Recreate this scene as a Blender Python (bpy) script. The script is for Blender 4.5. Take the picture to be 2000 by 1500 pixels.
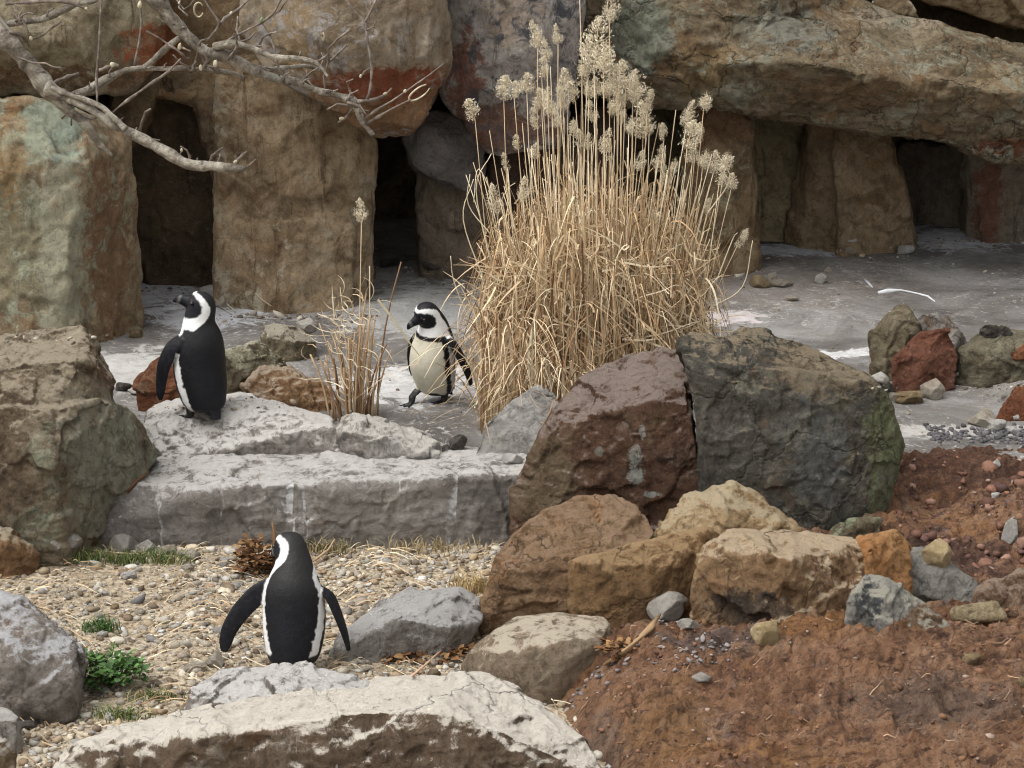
import bpy, bmesh, math, random
import numpy as np
from mathutils import Vector, Matrix
from mathutils.bvhtree import BVHTree

for o in list(bpy.data.objects):
    bpy.data.objects.remove(o)
SC = bpy.context.scene
COL = SC.collection

# ------------------------------------------------------------------ camera, sky, sun, exposure
H, PITCH, FPX = 3.9, 15.0, 5145.0
cam_d = bpy.data.cameras.new('camera')
cam = bpy.data.objects.new('camera', cam_d)
COL.objects.link(cam)
cam_d.sensor_width = 36.0
cam_d.lens = 36.0 * FPX / 2000.0
cam_d.clip_start, cam_d.clip_end = 0.1, 500.0
cam.location = (0, 0, H)
cam.rotation_euler = (math.radians(90 - PITCH), 0, 0)
SC.camera = cam

SUN_EL, SUN_AZ = 62.0, -118.0          # azimuth measured from +Y (away) towards +X
world = bpy.data.worlds.new('World')
SC.world = world
world.use_nodes = True
wn = world.node_tree
wn.nodes.clear()
sky = wn.nodes.new('ShaderNodeTexSky')
sky.sky_type = 'NISHITA'
sky.sun_disc = False
sky.sun_elevation = math.radians(SUN_EL)
sky.sun_rotation = math.radians(SUN_AZ)
sky.dust_density = 4.0
sky.ozone_density = 0.6
hs = wn.nodes.new('ShaderNodeHueSaturation')
hs.inputs['Saturation'].default_value = 0.06       # a grey, overcast sky
bg = wn.nodes.new('ShaderNodeBackground')
bg.inputs['Strength'].default_value = 0.15
wo = wn.nodes.new('ShaderNodeOutputWorld')
wn.links.new(sky.outputs[0], hs.inputs['Color'])
wn.links.new(hs.outputs[0], bg.inputs['Color'])
wn.links.new(bg.outputs[0], wo.inputs[0])
sun_d = bpy.data.lights.new('sun', 'SUN')
sun_d.energy = 1.15
sun_d.angle = math.radians(45)
sun_d.color = (1.0, 0.96, 0.9)
sun = bpy.data.objects.new('sun', sun_d)
COL.objects.link(sun)
sd = Vector((math.sin(math.radians(SUN_AZ)) * math.cos(math.radians(SUN_EL)),
             math.cos(math.radians(SUN_AZ)) * math.cos(math.radians(SUN_EL)), math.sin(math.radians(SUN_EL))))
sun.location = (0, 0, 12)
sun.rotation_euler = sd.to_track_quat('Z', 'Y').to_euler()
SC.view_settings.view_transform = 'Standard'
SC.view_settings.look = 'None'
SC.view_settings.exposure = 0.68
SC.view_settings.gamma = 1.0
SC.view_settings.use_curve_mapping = False
try:
    SC.cycles.filter_width = 1.1
    SC.cycles.max_bounces = 6
    SC.cycles.diffuse_bounces = 3
except Exception:
    pass

rnd = random.Random(7)
RS = np.random.RandomState(11)
_p = math.radians(PITCH)
FW, UPV = Vector((0, math.cos(_p), -math.sin(_p))), Vector((0, math.sin(_p), math.cos(_p)))
CAM = Vector((0, 0, H))


def ray(px, py):
    return FW * FPX + Vector((1, 0, 0)) * (px - 1000) - UPV * (py - 750)


def P(px, py, Y):
    """the point at distance Y that the photograph shows at (px, py)"""
    d = ray(px, py)
    return CAM + d * (Y / d.y)


def Yg(py, z):
    """distance at which ground of height z is seen on picture row py"""
    d = ray(1000, py)
    return (z - H) / d.z * d.y


# ------------------------------------------------------------------ noise (numpy)
def _h(ix, iy, iz, s):
    n = (ix.astype(np.int64) * 374761393 + iy.astype(np.int64) * 668265263 + iz.astype(np.int64) * 2147483647 + s * 1274126177) & 0xffffffff
    n = ((n ^ (n >> 13)) * 1274126177) & 0xffffffff
    n = ((n ^ (n >> 16)) * 2246822519) & 0xffffffff
    n = n ^ (n >> 15)
    return (n & 0xffffff) / float(0xffffff)


def vnoise(p, s=0):
    i = np.floor(p)
    f = p - i
    u = f * f * f * (f * (f * 6 - 15) + 10)
    r = 0
    for dx in (0, 1):
        wx = u[:, 0] if dx else 1 - u[:, 0]
        for dy in (0, 1):
            wy = u[:, 1] if dy else 1 - u[:, 1]
            for dz in (0, 1):
                wz = u[:, 2] if dz else 1 - u[:, 2]
                r = r + wx * wy * wz * _h(i[:, 0] + dx, i[:, 1] + dy, i[:, 2] + dz, s)
    return r * 2 - 1


def fbm(p, octv=4, s=0, gain=0.5, ridged=False):
    a, r, t = 1.0, 0, 0
    for k in range(octv):
        n = vnoise(p * (2.03 ** k) + k * 17.3, s + k)
        if ridged:
            n = 1 - 2 * np.abs(n)
        r = r + a * n
        t += a
        a *= gain
    return r / t


def facets(p, s=0):
    """chipped planes: every cell of a Voronoi pattern carries a tilted plane"""
    i = np.floor(p)
    best = np.full(len(p), 1e9)
    val = np.zeros(len(p))
    for dx in (-1, 0, 1):
        for dy in (-1, 0, 1):
            for dz in (-1, 0, 1):
                c = i + np.array((dx, dy, dz))
                h = [_h(c[:, 0], c[:, 1], c[:, 2], s + q) for q in range(3)]
                v = p - c - np.stack(h, 1)
                d = (v * v).sum(1)
                m = d < best
                if m.any():
                    cm = c[m]
                    g = np.stack([_h(cm[:, 0], cm[:, 1], cm[:, 2], s + 5 + q) for q in range(3)], 1) * 2 - 1
                    o = _h(cm[:, 0], cm[:, 1], cm[:, 2], s + 9) * 2 - 1
                    val[m] = (v[m] * g).sum(1) + 0.35 * o
                    best[m] = d[m]
    return val


# ------------------------------------------------------------------ shader helper
class NT:
    def __init__(s, name):
        s.m = bpy.data.materials.new(name)
        s.m.use_nodes = True
        s.t = s.m.node_tree
        s.t.nodes.clear()
        s.out = s.n('ShaderNodeOutputMaterial')
        s.b = s.n('ShaderNodeBsdfPrincipled')
        s.l(s.b.outputs[0], s.out.inputs[0])
        s.geo = s.n('ShaderNodeNewGeometry')
        s.pos = s.geo.outputs['Position']

    def n(s, t):
        return s.t.nodes.new(t)

    def l(s, a, b):
        s.t.links.new(a, b)

    def put(s, inp, v):
        if isinstance(v, bpy.types.NodeSocket):
            s.l(v, inp)
        elif isinstance(v, (tuple, list)) and len(v) == 3 and inp.type == 'RGBA':
            inp.default_value = (*v, 1)
        else:
            inp.default_value = v

    def scl(s, v, k):
        n = s.n('ShaderNodeVectorMath')
        n.operation = 'MULTIPLY'
        s.put(n.inputs[0], v)
        n.inputs[1].default_value = k
        return n.outputs[0]

    def add(s, v, k):
        n = s.n('ShaderNodeVectorMath')
        n.operation = 'ADD'
        s.put(n.inputs[0], v)
        s.put(n.inputs[1], k)
        return n.outputs[0]

    def noise(s, scale, detail=5, rough=0.6, dist=0.0, vec=None, color=False):
        n = s.n('ShaderNodeTexNoise')
        s.l(vec if vec is not None else s.pos, n.inputs['Vector'])
        n.inputs['Scale'].default_value = scale
        n.inputs['Detail'].default_value = detail
        n.inputs['Roughness'].default_value = rough
        n.inputs['Distortion'].default_value = dist
        return n.outputs[1 if color else 0]

    def voro(s, scale, vec=None, feature='F1', out=0):
        n = s.n('ShaderNodeTexVoronoi')
        n.feature = feature
        s.l(vec if vec is not None else s.pos, n.inputs['Vector'])
        n.inputs['Scale'].default_value = scale
        return n.outputs[out]

    def ramp(s, f, stops):
        n = s.n('ShaderNodeValToRGB')
        s.l(f, n.inputs[0])
        e = n.color_ramp.elements
        while len(e) < len(stops):
            e.new(0.5)
        for q, (a, c) in zip(e, stops):
            q.position = a
            q.color = (*c, 1)
        return n.outputs[0]

    def math(s, op, a, b=0.0):
        n = s.n('ShaderNodeMath')
        n.operation = op
        s.put(n.inputs[0], a)
        s.put(n.inputs[1], b)
        return n.outputs[0]

    def mr(s, v, a, b, c=0.0, d=1.0):
        n = s.n('ShaderNodeMapRange')
        n.interpolation_type = 'SMOOTHSTEP'
        s.put(n.inputs[0], v)
        for k, x in zip((1, 2, 3, 4), (a, b, c, d)):
            n.inputs[k].default_value = x
        return n.outputs[0]

    def mix(s, f, a, b, mode='MIX'):
        n = s.n('ShaderNodeMix')
        n.data_type = 'RGBA'
        n.blend_type = mode
        s.put(n.inputs[0], f)
        s.put(n.inputs[6], a)
        s.put(n.inputs[7], b)
        return n.outputs[2]

    def bump(s, h, strength, dist, prev=None):
        n = s.n('ShaderNodeBump')
        n.inputs['Strength'].default_value = strength
        n.inputs['Distance'].default_value = dist
        s.l(h, n.inputs['Height'])
        if prev is not None:
            s.l(prev, n.inputs['Normal'])
        return n.outputs[0]

    def nz(s):
        x = s.n('ShaderNodeSeparateXYZ')
        s.l(s.geo.outputs['Normal'], x.inputs[0])
        return x.outputs[2]


def finish(t, col, rough=0.85, spec=0.3, nrm=None):
    t.put(t.b.inputs['Base Color'], col)
    t.put(t.b.inputs['Roughness'], rough)
    t.b.inputs['Specular IOR Level'].default_value = spec
    if nrm is not None:
        t.l(nrm, t.b.inputs['Normal'])
    return t.m


def rock_mat(name, cols, sec=None, lichen=None, top=None, streak=None, patches=(), strata=0.0, speck=0.3, bump=1.0,
             scale=1.0, seed=0, drip=None, cracks=0.0, grain=1.3):
    """cols dark/mid/light; sec (colour, cover); lichen (colour, cover, scale); top (colour, lo, hi); streak (colour, cover);
    patches (centre, radii, colour, strength)"""
    t = NT(name)
    t.pos = t.add(t.geo.outputs['Position'], (seed * 3.7, seed * 1.9, seed * 2.3))
    big = t.noise(1.7 * scale, 6, 0.65, 0.6)
    c = t.ramp(big, [(0.34, cols[0]), (0.5, cols[1]), (0.64, cols[2])])
    c = t.mix(t.mr(t.noise(4.2 * scale, 7, 0.72, 1.2, vec=t.add(t.pos, (12, 4, 9))), 0.54, 0.66, 0, 0.45), c, t.mix(0.6, c, (0.30, 0.13, 0.045)))
    mid = t.noise(7 * scale, 7, 0.7, 1.2)
    c = t.mix(t.mr(mid, 0.35, 0.75), c, t.mix(0.6, c, cols[2]))
    c = t.mix(t.mr(t.noise(11 * scale, 6, 0.7, 0.8, vec=t.add(t.pos, (9, 3, 5))), 0.55, 0.75), c, t.mix(0.65, c, cols[0]))
    if strata:
        sv = t.add(t.scl(t.pos, (2.0, 2.0, 26.0)), (0, 0, 0))
        st = t.noise(1.0 * scale, 5, 0.65, 0.4, vec=sv)
        c = t.mix(t.mr(st, 0.42, 0.68, 0, strata), c, t.mix(0.8, c, cols[0]))
    if sec:
        m = t.mr(t.noise(2.6 * scale, 7, 0.68, 1.0, vec=t.add(t.pos, (4.4, 7.1, 2.2))), 0.64 - sec[1] * 0.3, 0.74 - sec[1] * 0.3)
        c = t.mix(m, c, t.mix(t.mr(mid, 0.3, 0.7), sec[0], t.mix(0.5, sec[0], cols[1])))
    for (ctr, rad, pc, k) in patches:
        v = t.add(t.geo.outputs['Position'], tuple(-x for x in ctr))
        v = t.scl(v, tuple(1.0 / max(r, 1e-3) for r in rad))
        ln = t.n('ShaderNodeVectorMath')
        ln.operation = 'LENGTH'
        t.l(v, ln.inputs[0])
        w = t.math('ADD', ln.outputs['Value'], t.mr(t.noise(min(22.0, max(5.0, 1.1 / min(rad[0], rad[2]))), 8, 0.75, 0.8), 0.2, 0.8, -0.7, 0.7))
        c = t.mix(t.mr(w, 0.75, 1.15, k, 0.0), c, t.mix(t.mr(mid, 0.35, 0.7, 0, 0.5), pc, t.mix(0.5, pc, cols[1])))
    if lichen:
        a = t.noise(lichen[2], 8, 0.75, 0.6, vec=t.add(t.pos, (1.3, 8.8, 4.1)))
        b_ = t.noise(1.9, 4, 0.6, vec=t.add(t.pos, (6.3, 2.8, 9.1)))
        m = t.math('MULTIPLY', t.mr(a, 0.5, 0.6), t.mr(b_, 0.62 - lichen[1] * 0.4, 0.78 - lichen[1] * 0.4))
        c = t.mix(m, c, lichen[0])
    if streak:
        sv = t.scl(t.pos, (9.0, 9.0, 0.9))
        a = t.noise(1.0, 6, 0.7, 0.5, vec=sv)
        c = t.mix(t.mr(a, 0.66 - streak[1] * 0.25, 0.76 - streak[1] * 0.25, 0, 0.8), c, streak[0])
    # grain: dark pits and pale grains of the stone itself
    g1 = t.noise(17 * scale, 10, 0.78, 0.6, vec=t.add(t.pos, (2, 5, 8)))
    c = t.mix(t.mr(g1, 0.36, 0.52, 0.62 * grain, 0.0), c, t.mix(0.68, c, (0.03, 0.021, 0.014)))
    c = t.mix(t.mr(g1, 0.54, 0.68, 0.0, 0.6 * grain), c, t.mix(0.5, c, t.mix(0.5, cols[2], (0.6, 0.55, 0.47))))
    g2 = t.noise(1.0, 8, 0.75, 0.4, vec=t.scl(t.pos, (38 * scale, 38 * scale, 13 * scale)))
    c = t.mix(t.mr(g2, 0.52, 0.66, 0.0, 0.5 * grain), c, t.mix(0.6, c, (0.025, 0.02, 0.016)))
    g3 = t.noise(70 * scale, 5, 0.8)
    c = t.mix(t.mr(g3, 0.56, 0.70, 0, speck), c, t.mix(0.6, c, (0.60, 0.55, 0.47)))
    if top:
        w = t.math('ADD', t.nz(), t.mr(t.noise(6.0, 9, 0.76, 0.9, vec=t.add(t.pos, (3, 3, 1))), 0.25, 0.75, -0.38, 0.38))
        w = t.math('ADD', w, t.mr(g1, 0.35, 0.65, -0.22, 0.22))
        c = t.mix(t.mr(w, top[1], top[2]), c, t.mix(t.mr(g2, 0.46, 0.66, 0, 0.35), top[0], t.mix(0.5, top[0], cols[1])))
    if drip:
        v1 = t.noise(1.0, 2, 0.5, 0.6, vec=t.scl(t.pos, (13.0, 13.0, 0.5)))
        w = t.math('MULTIPLY', t.mr(v1, 0.70 - drip[1] * 0.05, 0.73 - drip[1] * 0.05), t.mr(t.noise(11, 6, 0.7), 0.40, 0.6))
        c = t.mix(w, c, drip[0])
    nr = t.bump(t.noise(8 * scale, 10, 0.72, 0.5), 0.75 * bump, 0.09)
    nr = t.bump(g1, 0.9 * bump, 0.06, nr)
    nr = t.bump(g2, 0.7 * bump, 0.025, nr)
    nr = t.bump(t.noise(75 * scale, 6, 0.75, 0.3), 0.7 * bump, 0.012, nr)
    if cracks:
        vv = t.add(t.pos, t.scl(t.noise(4, 4, 0.6, color=True), (0.35, 0.35, 0.35)))
        vo = t.voro(2.2 * scale, vv, 'DISTANCE_TO_EDGE')
        nr = t.bump(t.mr(vo, 0.0, 0.03), cracks, 0.03, nr)
        c = t.mix(t.math('MULTIPLY', t.mr(vo, 0.0, 0.014, 0.75, 0.0), t.mr(t.noise(3.1, 3, 0.6), 0.42, 0.58)), c, (0.03, 0.022, 0.016))
    return finish(t, c, 0.88, 0.25, nr)


# ------------------------------------------------------------------ objects
def tag(o, label=None, cat=None, group=None, kind=None):
    if label:
        o['label'] = label
    if cat:
        o['category'] = cat
    if group:
        o['group'] = group
    if kind:
        o['kind'] = kind
    return o


def mesh_obj(name, verts, faces, mat=None, parent=None, smooth=True):
    me = bpy.data.meshes.new(name)
    me.from_pydata([tuple(v) for v in verts], [], [tuple(f) for f in faces])
    me.update()
    o = bpy.data.objects.new(name, me)
    COL.objects.link(o)
    if mat:
        me.materials.append(mat)
    if smooth:
        me.polygons.foreach_set('use_smooth', [True] * len(me.polygons))
    if parent:
        o.parent = parent
    return o


def empty(name, loc):
    o = bpy.data.objects.new(name, None)
    o.empty_display_size = 0.1
    COL.objects.link(o)
    o.location = loc
    return o


def rebase(o, base):
    """put the origin of a mesh built in world coordinates at its base"""
    b = Vector(base)
    o.data.transform(Matrix.Translation(-b))
    o.location = b


def coords(me):
    a = np.empty(len(me.vertices) * 3)
    me.vertices.foreach_get('co', a)
    return a.reshape(-1, 3)


def setco(me, a):
    me.vertices.foreach_set('co', a.astype(np.float32).ravel())
    me.update()


def normals(me):
    a = np.empty(len(me.vertices) * 3, dtype=np.float32)
    me.vertex_normals.foreach_get('vector', a)
    return a.reshape(-1, 3).astype(float)


def edges(me):
    e = np.empty(len(me.edges) * 2, dtype=np.int32)
    me.edges.foreach_get('vertices', e)
    return e.reshape(-1, 2)


def lap(x, e, it, k=0.5):
    n = len(x)
    deg = np.bincount(e.ravel(), minlength=n).astype(float)
    deg[deg == 0] = 1
    sh = x.ndim == 1
    x = x[:, None].copy() if sh else x.copy()
    for _ in range(it):
        for q in range(x.shape[1]):
            s = np.bincount(e[:, 0], x[e[:, 1], q], n) + np.bincount(e[:, 1], x[e[:, 0], q], n)
            x[:, q] += k * (s / deg - x[:, q])
    return x[:, 0] if sh else x


def hull_bm(bm, pts):
    tmp = bmesh.new()
    for p in pts:
        tmp.verts.new(p)
    r = bmesh.ops.convex_hull(tmp, input=tmp.verts)
    kill = [v for v in tmp.verts if not v.link_faces]
    bmesh.ops.delete(tmp, geom=kill, context='VERTS')
    me = bpy.data.meshes.new('t')
    tmp.to_mesh(me)
    tmp.free()
    bm.from_mesh(me)
    bpy.data.meshes.remove(me)


def remesh(bm, name, voxel):
    me0 = bpy.data.meshes.new('t0')
    bm.to_mesh(me0)
    bm.free()
    o = bpy.data.objects.new('t0', me0)
    COL.objects.link(o)
    m = o.modifiers.new('r', 'REMESH')
    m.mode = 'VOXEL'
    m.voxel_size = voxel
    m.adaptivity = 0
    dg = bpy.context.evaluated_depsgraph_get()
    me = bpy.data.meshes.new_from_object(o.evaluated_get(dg))
    bpy.data.objects.remove(o)
    bpy.data.meshes.remove(me0)
    me.name = name
    return me


SOLIDS = []      # things and ground other things may rest on


def plane_cuts(co, n, depth, rs):
    """knock flat chips off the outside"""
    for _ in range(n):
        v = rs.normal(size=3)
        v[2] = v[2] * 0.8 + 0.15
        v /= np.linalg.norm(v)
        d = co @ v
        over = np.maximum(0, d - (d.max() - depth * rs.uniform(0.25, 1.0)))
        co = co - over[:, None] * v
    return co


def roughen(me, seed, fa=0.03, fs=0.32, na=0.012, ns=0.5, sa=0.0, sm=1, fine=0.005, cuts=10, cd=0.035, groove=0.0):
    """chips (fa at size fs), lumps (na at size ns), strata (sa), flat cuts, vertical grooves"""
    e = edges(me)
    co = lap(coords(me), e, sm)
    co = plane_cuts(co, cuts, cd, np.random.RandomState(seed))
    setco(me, co)
    nr = normals(me)
    off = seed * 7.31
    w = co + 0.24 * fs * np.stack([fbm(co / fs * 1.7 + off + q * 31, 3, seed + q) for q in range(3)], 1)
    h = fa * facets(w / fs + off, seed)
    h += fa * 0.5 * facets(w / (fs * 0.45) + off, seed + 40)
    h += fa * 0.25 * facets(w / (fs * 0.2) + off, seed + 80)
    h += na * fbm(co / ns + off, 4, seed + 3)
    if sa:
        q = co.copy()
        q[:, 2] = q[:, 2] * 11 + 0.8 * fbm(co / 0.4 + off, 2, seed + 8)
        h += sa * fbm(q / np.array((0.8, 0.8, 1.0)) + off, 4, seed + 6, 0.6, True)
    if groove:
        q = co / np.array((0.16, 0.16, 0.9))
        h += groove * fbm(q + 0.3 * fbm(co * 2, 2, seed)[:, None] + off, 4, seed + 16, 0.6, True)
    h = lap(h, e, 1, 0.35)
    h += fine * fbm(co / 0.07 + off, 4, seed + 12, 0.65, True) + fine * 0.6 * fbm(co / 0.03 + off, 2, seed + 19, 0.65)
    co = co + nr * h[:, None]
    setco(me, co)


def hullpts(pts, Y, thick, foot, shrink):
    out = []
    cx = sum(p[0] for p in pts) / len(pts)
    cy = sum(p[1] for p in pts) / len(pts)
    lo, hi = min(p[1] for p in pts), max(p[1] for p in pts)
    for p in pts:
        y = Y + (p[2] if len(p) > 2 else 0.0)
        w = P(p[0], p[1], y)
        out.append(w)
        out.append(P(cx + (p[0] - cx) * shrink, cy + (p[1] - cy) * shrink + 4, Y + thick))
        if foot is not None and p[1] > lo + 0.66 * (hi - lo):
            out.append(Vector((w.x, w.y, min(foot, w.z))))
            b = out[-2]
            out.append(Vector((b.x, b.y, min(foot, b.z))))
    return out


SEED = [0]


def rock(name, label, cat, Y, hulls, mat, thick=0.5, foot=-0.1, voxel=0.014, shrink=0.85, group=None, parent=None, solid=True,
         kind=None, **rk):
    SEED[0] += 1
    bm = bmesh.new()
    for h in hulls:
        hull_bm(bm, hullpts(h, Y, thick, foot, shrink))
    me = remesh(bm, name, voxel)
    roughen(me, SEED[0], **rk)
    me.materials.clear()
    me.materials.append(mat)
    me.polygons.foreach_set('use_smooth', [True] * len(me.polygons))
    o = bpy.data.objects.new(name, me)
    COL.objects.link(o)
    co = coords(me)
    b = ((co[:, 0].min() + co[:, 0].max()) / 2, (co[:, 1].min() + co[:, 1].max()) / 2, co[:, 2].min())
    if solid:
        SOLIDS.append(o)
    rebase(o, b)
    if parent:
        o.parent = parent
        o.matrix_parent_inverse = parent.matrix_world.inverted()
    tag(o, label, cat, group, kind)
    return o


def sheet(name, xs, ys, fz, mat, kind='structure'):
    X, Yv = np.meshgrid(xs, ys)
    p = np.stack([X.ravel(), Yv.ravel()], 1)
    z = fz(p[:, 0], p[:, 1])
    v = np.column_stack([p, z])
    nx, ny = len(xs), len(ys)
    i = np.arange(nx * ny).reshape(ny, nx)
    f = np.stack([i[:-1, :-1].ravel(), i[:-1, 1:].ravel(), i[1:, 1:].ravel(), i[1:, :-1].ravel()], 1)
    o = mesh_obj(name, v, f.tolist(), mat)
    tag(o, kind=kind)
    SOLIDS.append(o)
    return o


_bv = {}


def pick(px, py):
    """where the line of sight through (px, py) meets the rocks or the ground"""
    d = ray(px, py).normalized()
    best = None
    for o in SOLIDS:
        if o.name not in _bv:
            me = o.data
            mw = Matrix.Translation(o.location)
            _bv[o.name] = BVHTree.FromPolygons([mw @ v.co for v in me.vertices], [tuple(q.vertices) for q in me.polygons])
        h = _bv[o.name].ray_cast(CAM, d)
        if h[0] is not None and (best is None or h[3] < best[3]):
            best = h
    return best[0] if best else P(px, py, 12)


def drop(x, y, ztop=6.0):
    """height of the topmost surface at (x, y)"""
    best = -1.0
    for o in SOLIDS:
        if o.name not in _bv:
            pick(1000, 700)
        h = _bv[o.name].ray_cast(Vector((x, y, ztop)), Vector((0, 0, -1)))
        if h[0] is not None:
            best = max(best, h[0].z)
    return best


def sstep(x, a, b):
    t = np.clip((x - a) / (b - a), 0, 1)
    return t * t * (3 - 2 * t)

# ------------------------------------------------------------------ terrain
GUANO = (0.62, 0.60, 0.57)


def z_gravel(x, y):
    p = np.column_stack([x, y, np.zeros_like(x)])
    return 0.02 * fbm(p * 1.3, 3, 5) + 0.008 * fbm(p * 9, 3, 6) - 0.02


def z_floor(x, y):
    p = np.column_stack([x, y, np.zeros_like(x)])
    z = 0.31 + 0.026 * (y - 12.0)
    z = z + 0.035 * fbm(p * 0.8, 4, 21) + 0.010 * fbm(p * 5, 4, 22) + 0.004 * fbm(p * 22, 3, 23)
    e = 11.95 + 0.28 * (1 - sstep(x, 0.2, 0.9))
    z = z - 0.7 * (1 - sstep(y - e, -0.15, 0.15))
    return z


def z_bank(x, y):
    p = np.column_stack([x, y, np.zeros_like(x)])
    w = p + 0.10 * np.stack([fbm(p * 3, 3, 31 + q) for q in range(3)], 1)
    b = np.interp(y, [6.5, 8.8, 9.25, 9.6, 10.0, 10.5, 11.2, 11.85, 12.15, 12.7], [-0.30, 0.06, 0.17, 0.22, 0.17, 0.10, 0.15, 0.28, 0.23, -0.05])
    edge = np.interp(y, [8.0, 8.8, 9.3, 9.8, 10.3, 11.0, 11.6, 12.7], [0.45, 0.36, 0.17, 0.10, 0.25, 0.70, 1.35, 1.55])
    m = sstep(x + 0.06 * fbm(p * 4, 3, 34), edge - 0.22, edge + 0.42)
    z = b * m - 0.25 * (1 - m)
    back = sstep(y, 10.3, 10.8)
    r = fbm(w * 2.6, 5, 35, 0.55, True)
    z = z + m * (0.035 + 0.020 * back) * r
    z = z + m * (0.045 - 0.012 * back) * fbm(w * np.array((6, 12, 1)), 4, 36, 0.6, True) + m * 0.030 * facets(w * 5, 38)
    z = z + m * 0.022 * fbm(w * 26, 4, 37, 0.65, True)
    # the mound under the blue grey rock
    z = z + 0.10 * np.exp(-((x - 1.35) / 0.45) ** 2 - ((y - 9.62) / 0.22) ** 2)
    # fibrous layers running down to the left
    al, ac = (x * 0.88 + y * 0.47), (-x * 0.47 + y * 0.88)
    q = np.column_stack([al * 1.7, ac * 8.5 + 0.8 * fbm(p * 2.2, 3, 39), 0 * al])
    z = z + m * (0.055 - 0.010 * back) * fbm(q, 5, 41, 0.62, True)
    return z


def gravel_material():
    t = NT('gravel_soil')
    c = t.ramp(t.noise(3.5, 7, 0.7, 0.6), [(0.3, (0.19, 0.145, 0.095)), (0.5, (0.32, 0.26, 0.185)), (0.7, (0.47, 0.41, 0.32))])
    v = t.n('ShaderNodeSeparateColor')
    t.l(t.voro(45, out=1), v.inputs[0])
    c = t.mix(t.mr(v.outputs[0], 0.2, 0.9, 0, 0.7), c, (0.52, 0.44, 0.33))
    c = t.mix(t.mr(t.noise(40, 6, 0.75), 0.5, 0.7, 0, 0.6), c, (0.12, 0.085, 0.05))
    nr = t.bump(t.voro(40), 0.8, 0.02)
    nr = t.bump(t.noise(80, 5, 0.7), 0.5, 0.01, nr)
    return finish(t, c, 0.95, 0.15, nr)


def floor_material(spots):
    t = NT('grey_floor')
    c = t.ramp(t.noise(1.4, 7, 0.66, 0.8), [(0.36, (0.085, 0.077, 0.070)), (0.5, (0.165, 0.154, 0.144)), (0.64, (0.285, 0.274, 0.262))])
    c = t.mix(t.mr(t.noise(5, 8, 0.75, 1.0), 0.48, 0.72, 0, 0.7), c, (0.14, 0.115, 0.095))
    for (ctr, rad, pc, k) in spots:
        v = t.scl(t.add(t.pos, tuple(-x for x in ctr)), tuple(1.0 / r for r in rad))
        ln = t.n('ShaderNodeVectorMath')
        ln.operation = 'LENGTH'
        t.l(v, ln.inputs[0])
        w = t.math('ADD', ln.outputs['Value'], t.mr(t.noise(7, 8, 0.75, 1.2), 0.2, 0.8, -0.8, 0.8))
        c = t.mix(t.mr(w, 0.6, 1.1, k, 0.0), c, t.mix(t.mr(t.noise(14, 7, 0.75), 0.4, 0.65, 0, 0.6), pc, (0.3, 0.28, 0.26)))
    c = t.mix(t.math('MULTIPLY', t.mr(t.noise(15, 9, 0.8, 1.8), 0.52, 0.64, 0, 0.7), t.mr(t.noise(1.6, 4, 0.6, vec=t.add(t.pos, (3, 8, 2))), 0.42, 0.6)), c, GUANO)
    c = t.mix(t.mr(t.noise(70, 4, 0.8), 0.56, 0.72, 0, 0.5), c, (0.07, 0.06, 0.05))
    nr = t.bump(t.noise(6, 8, 0.7, 0.6), 0.5, 0.05)
    nr = t.bump(t.noise(40, 7, 0.75), 0.5, 0.012, nr)
    return finish(t, c, 0.8, 0.35, nr)


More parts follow.
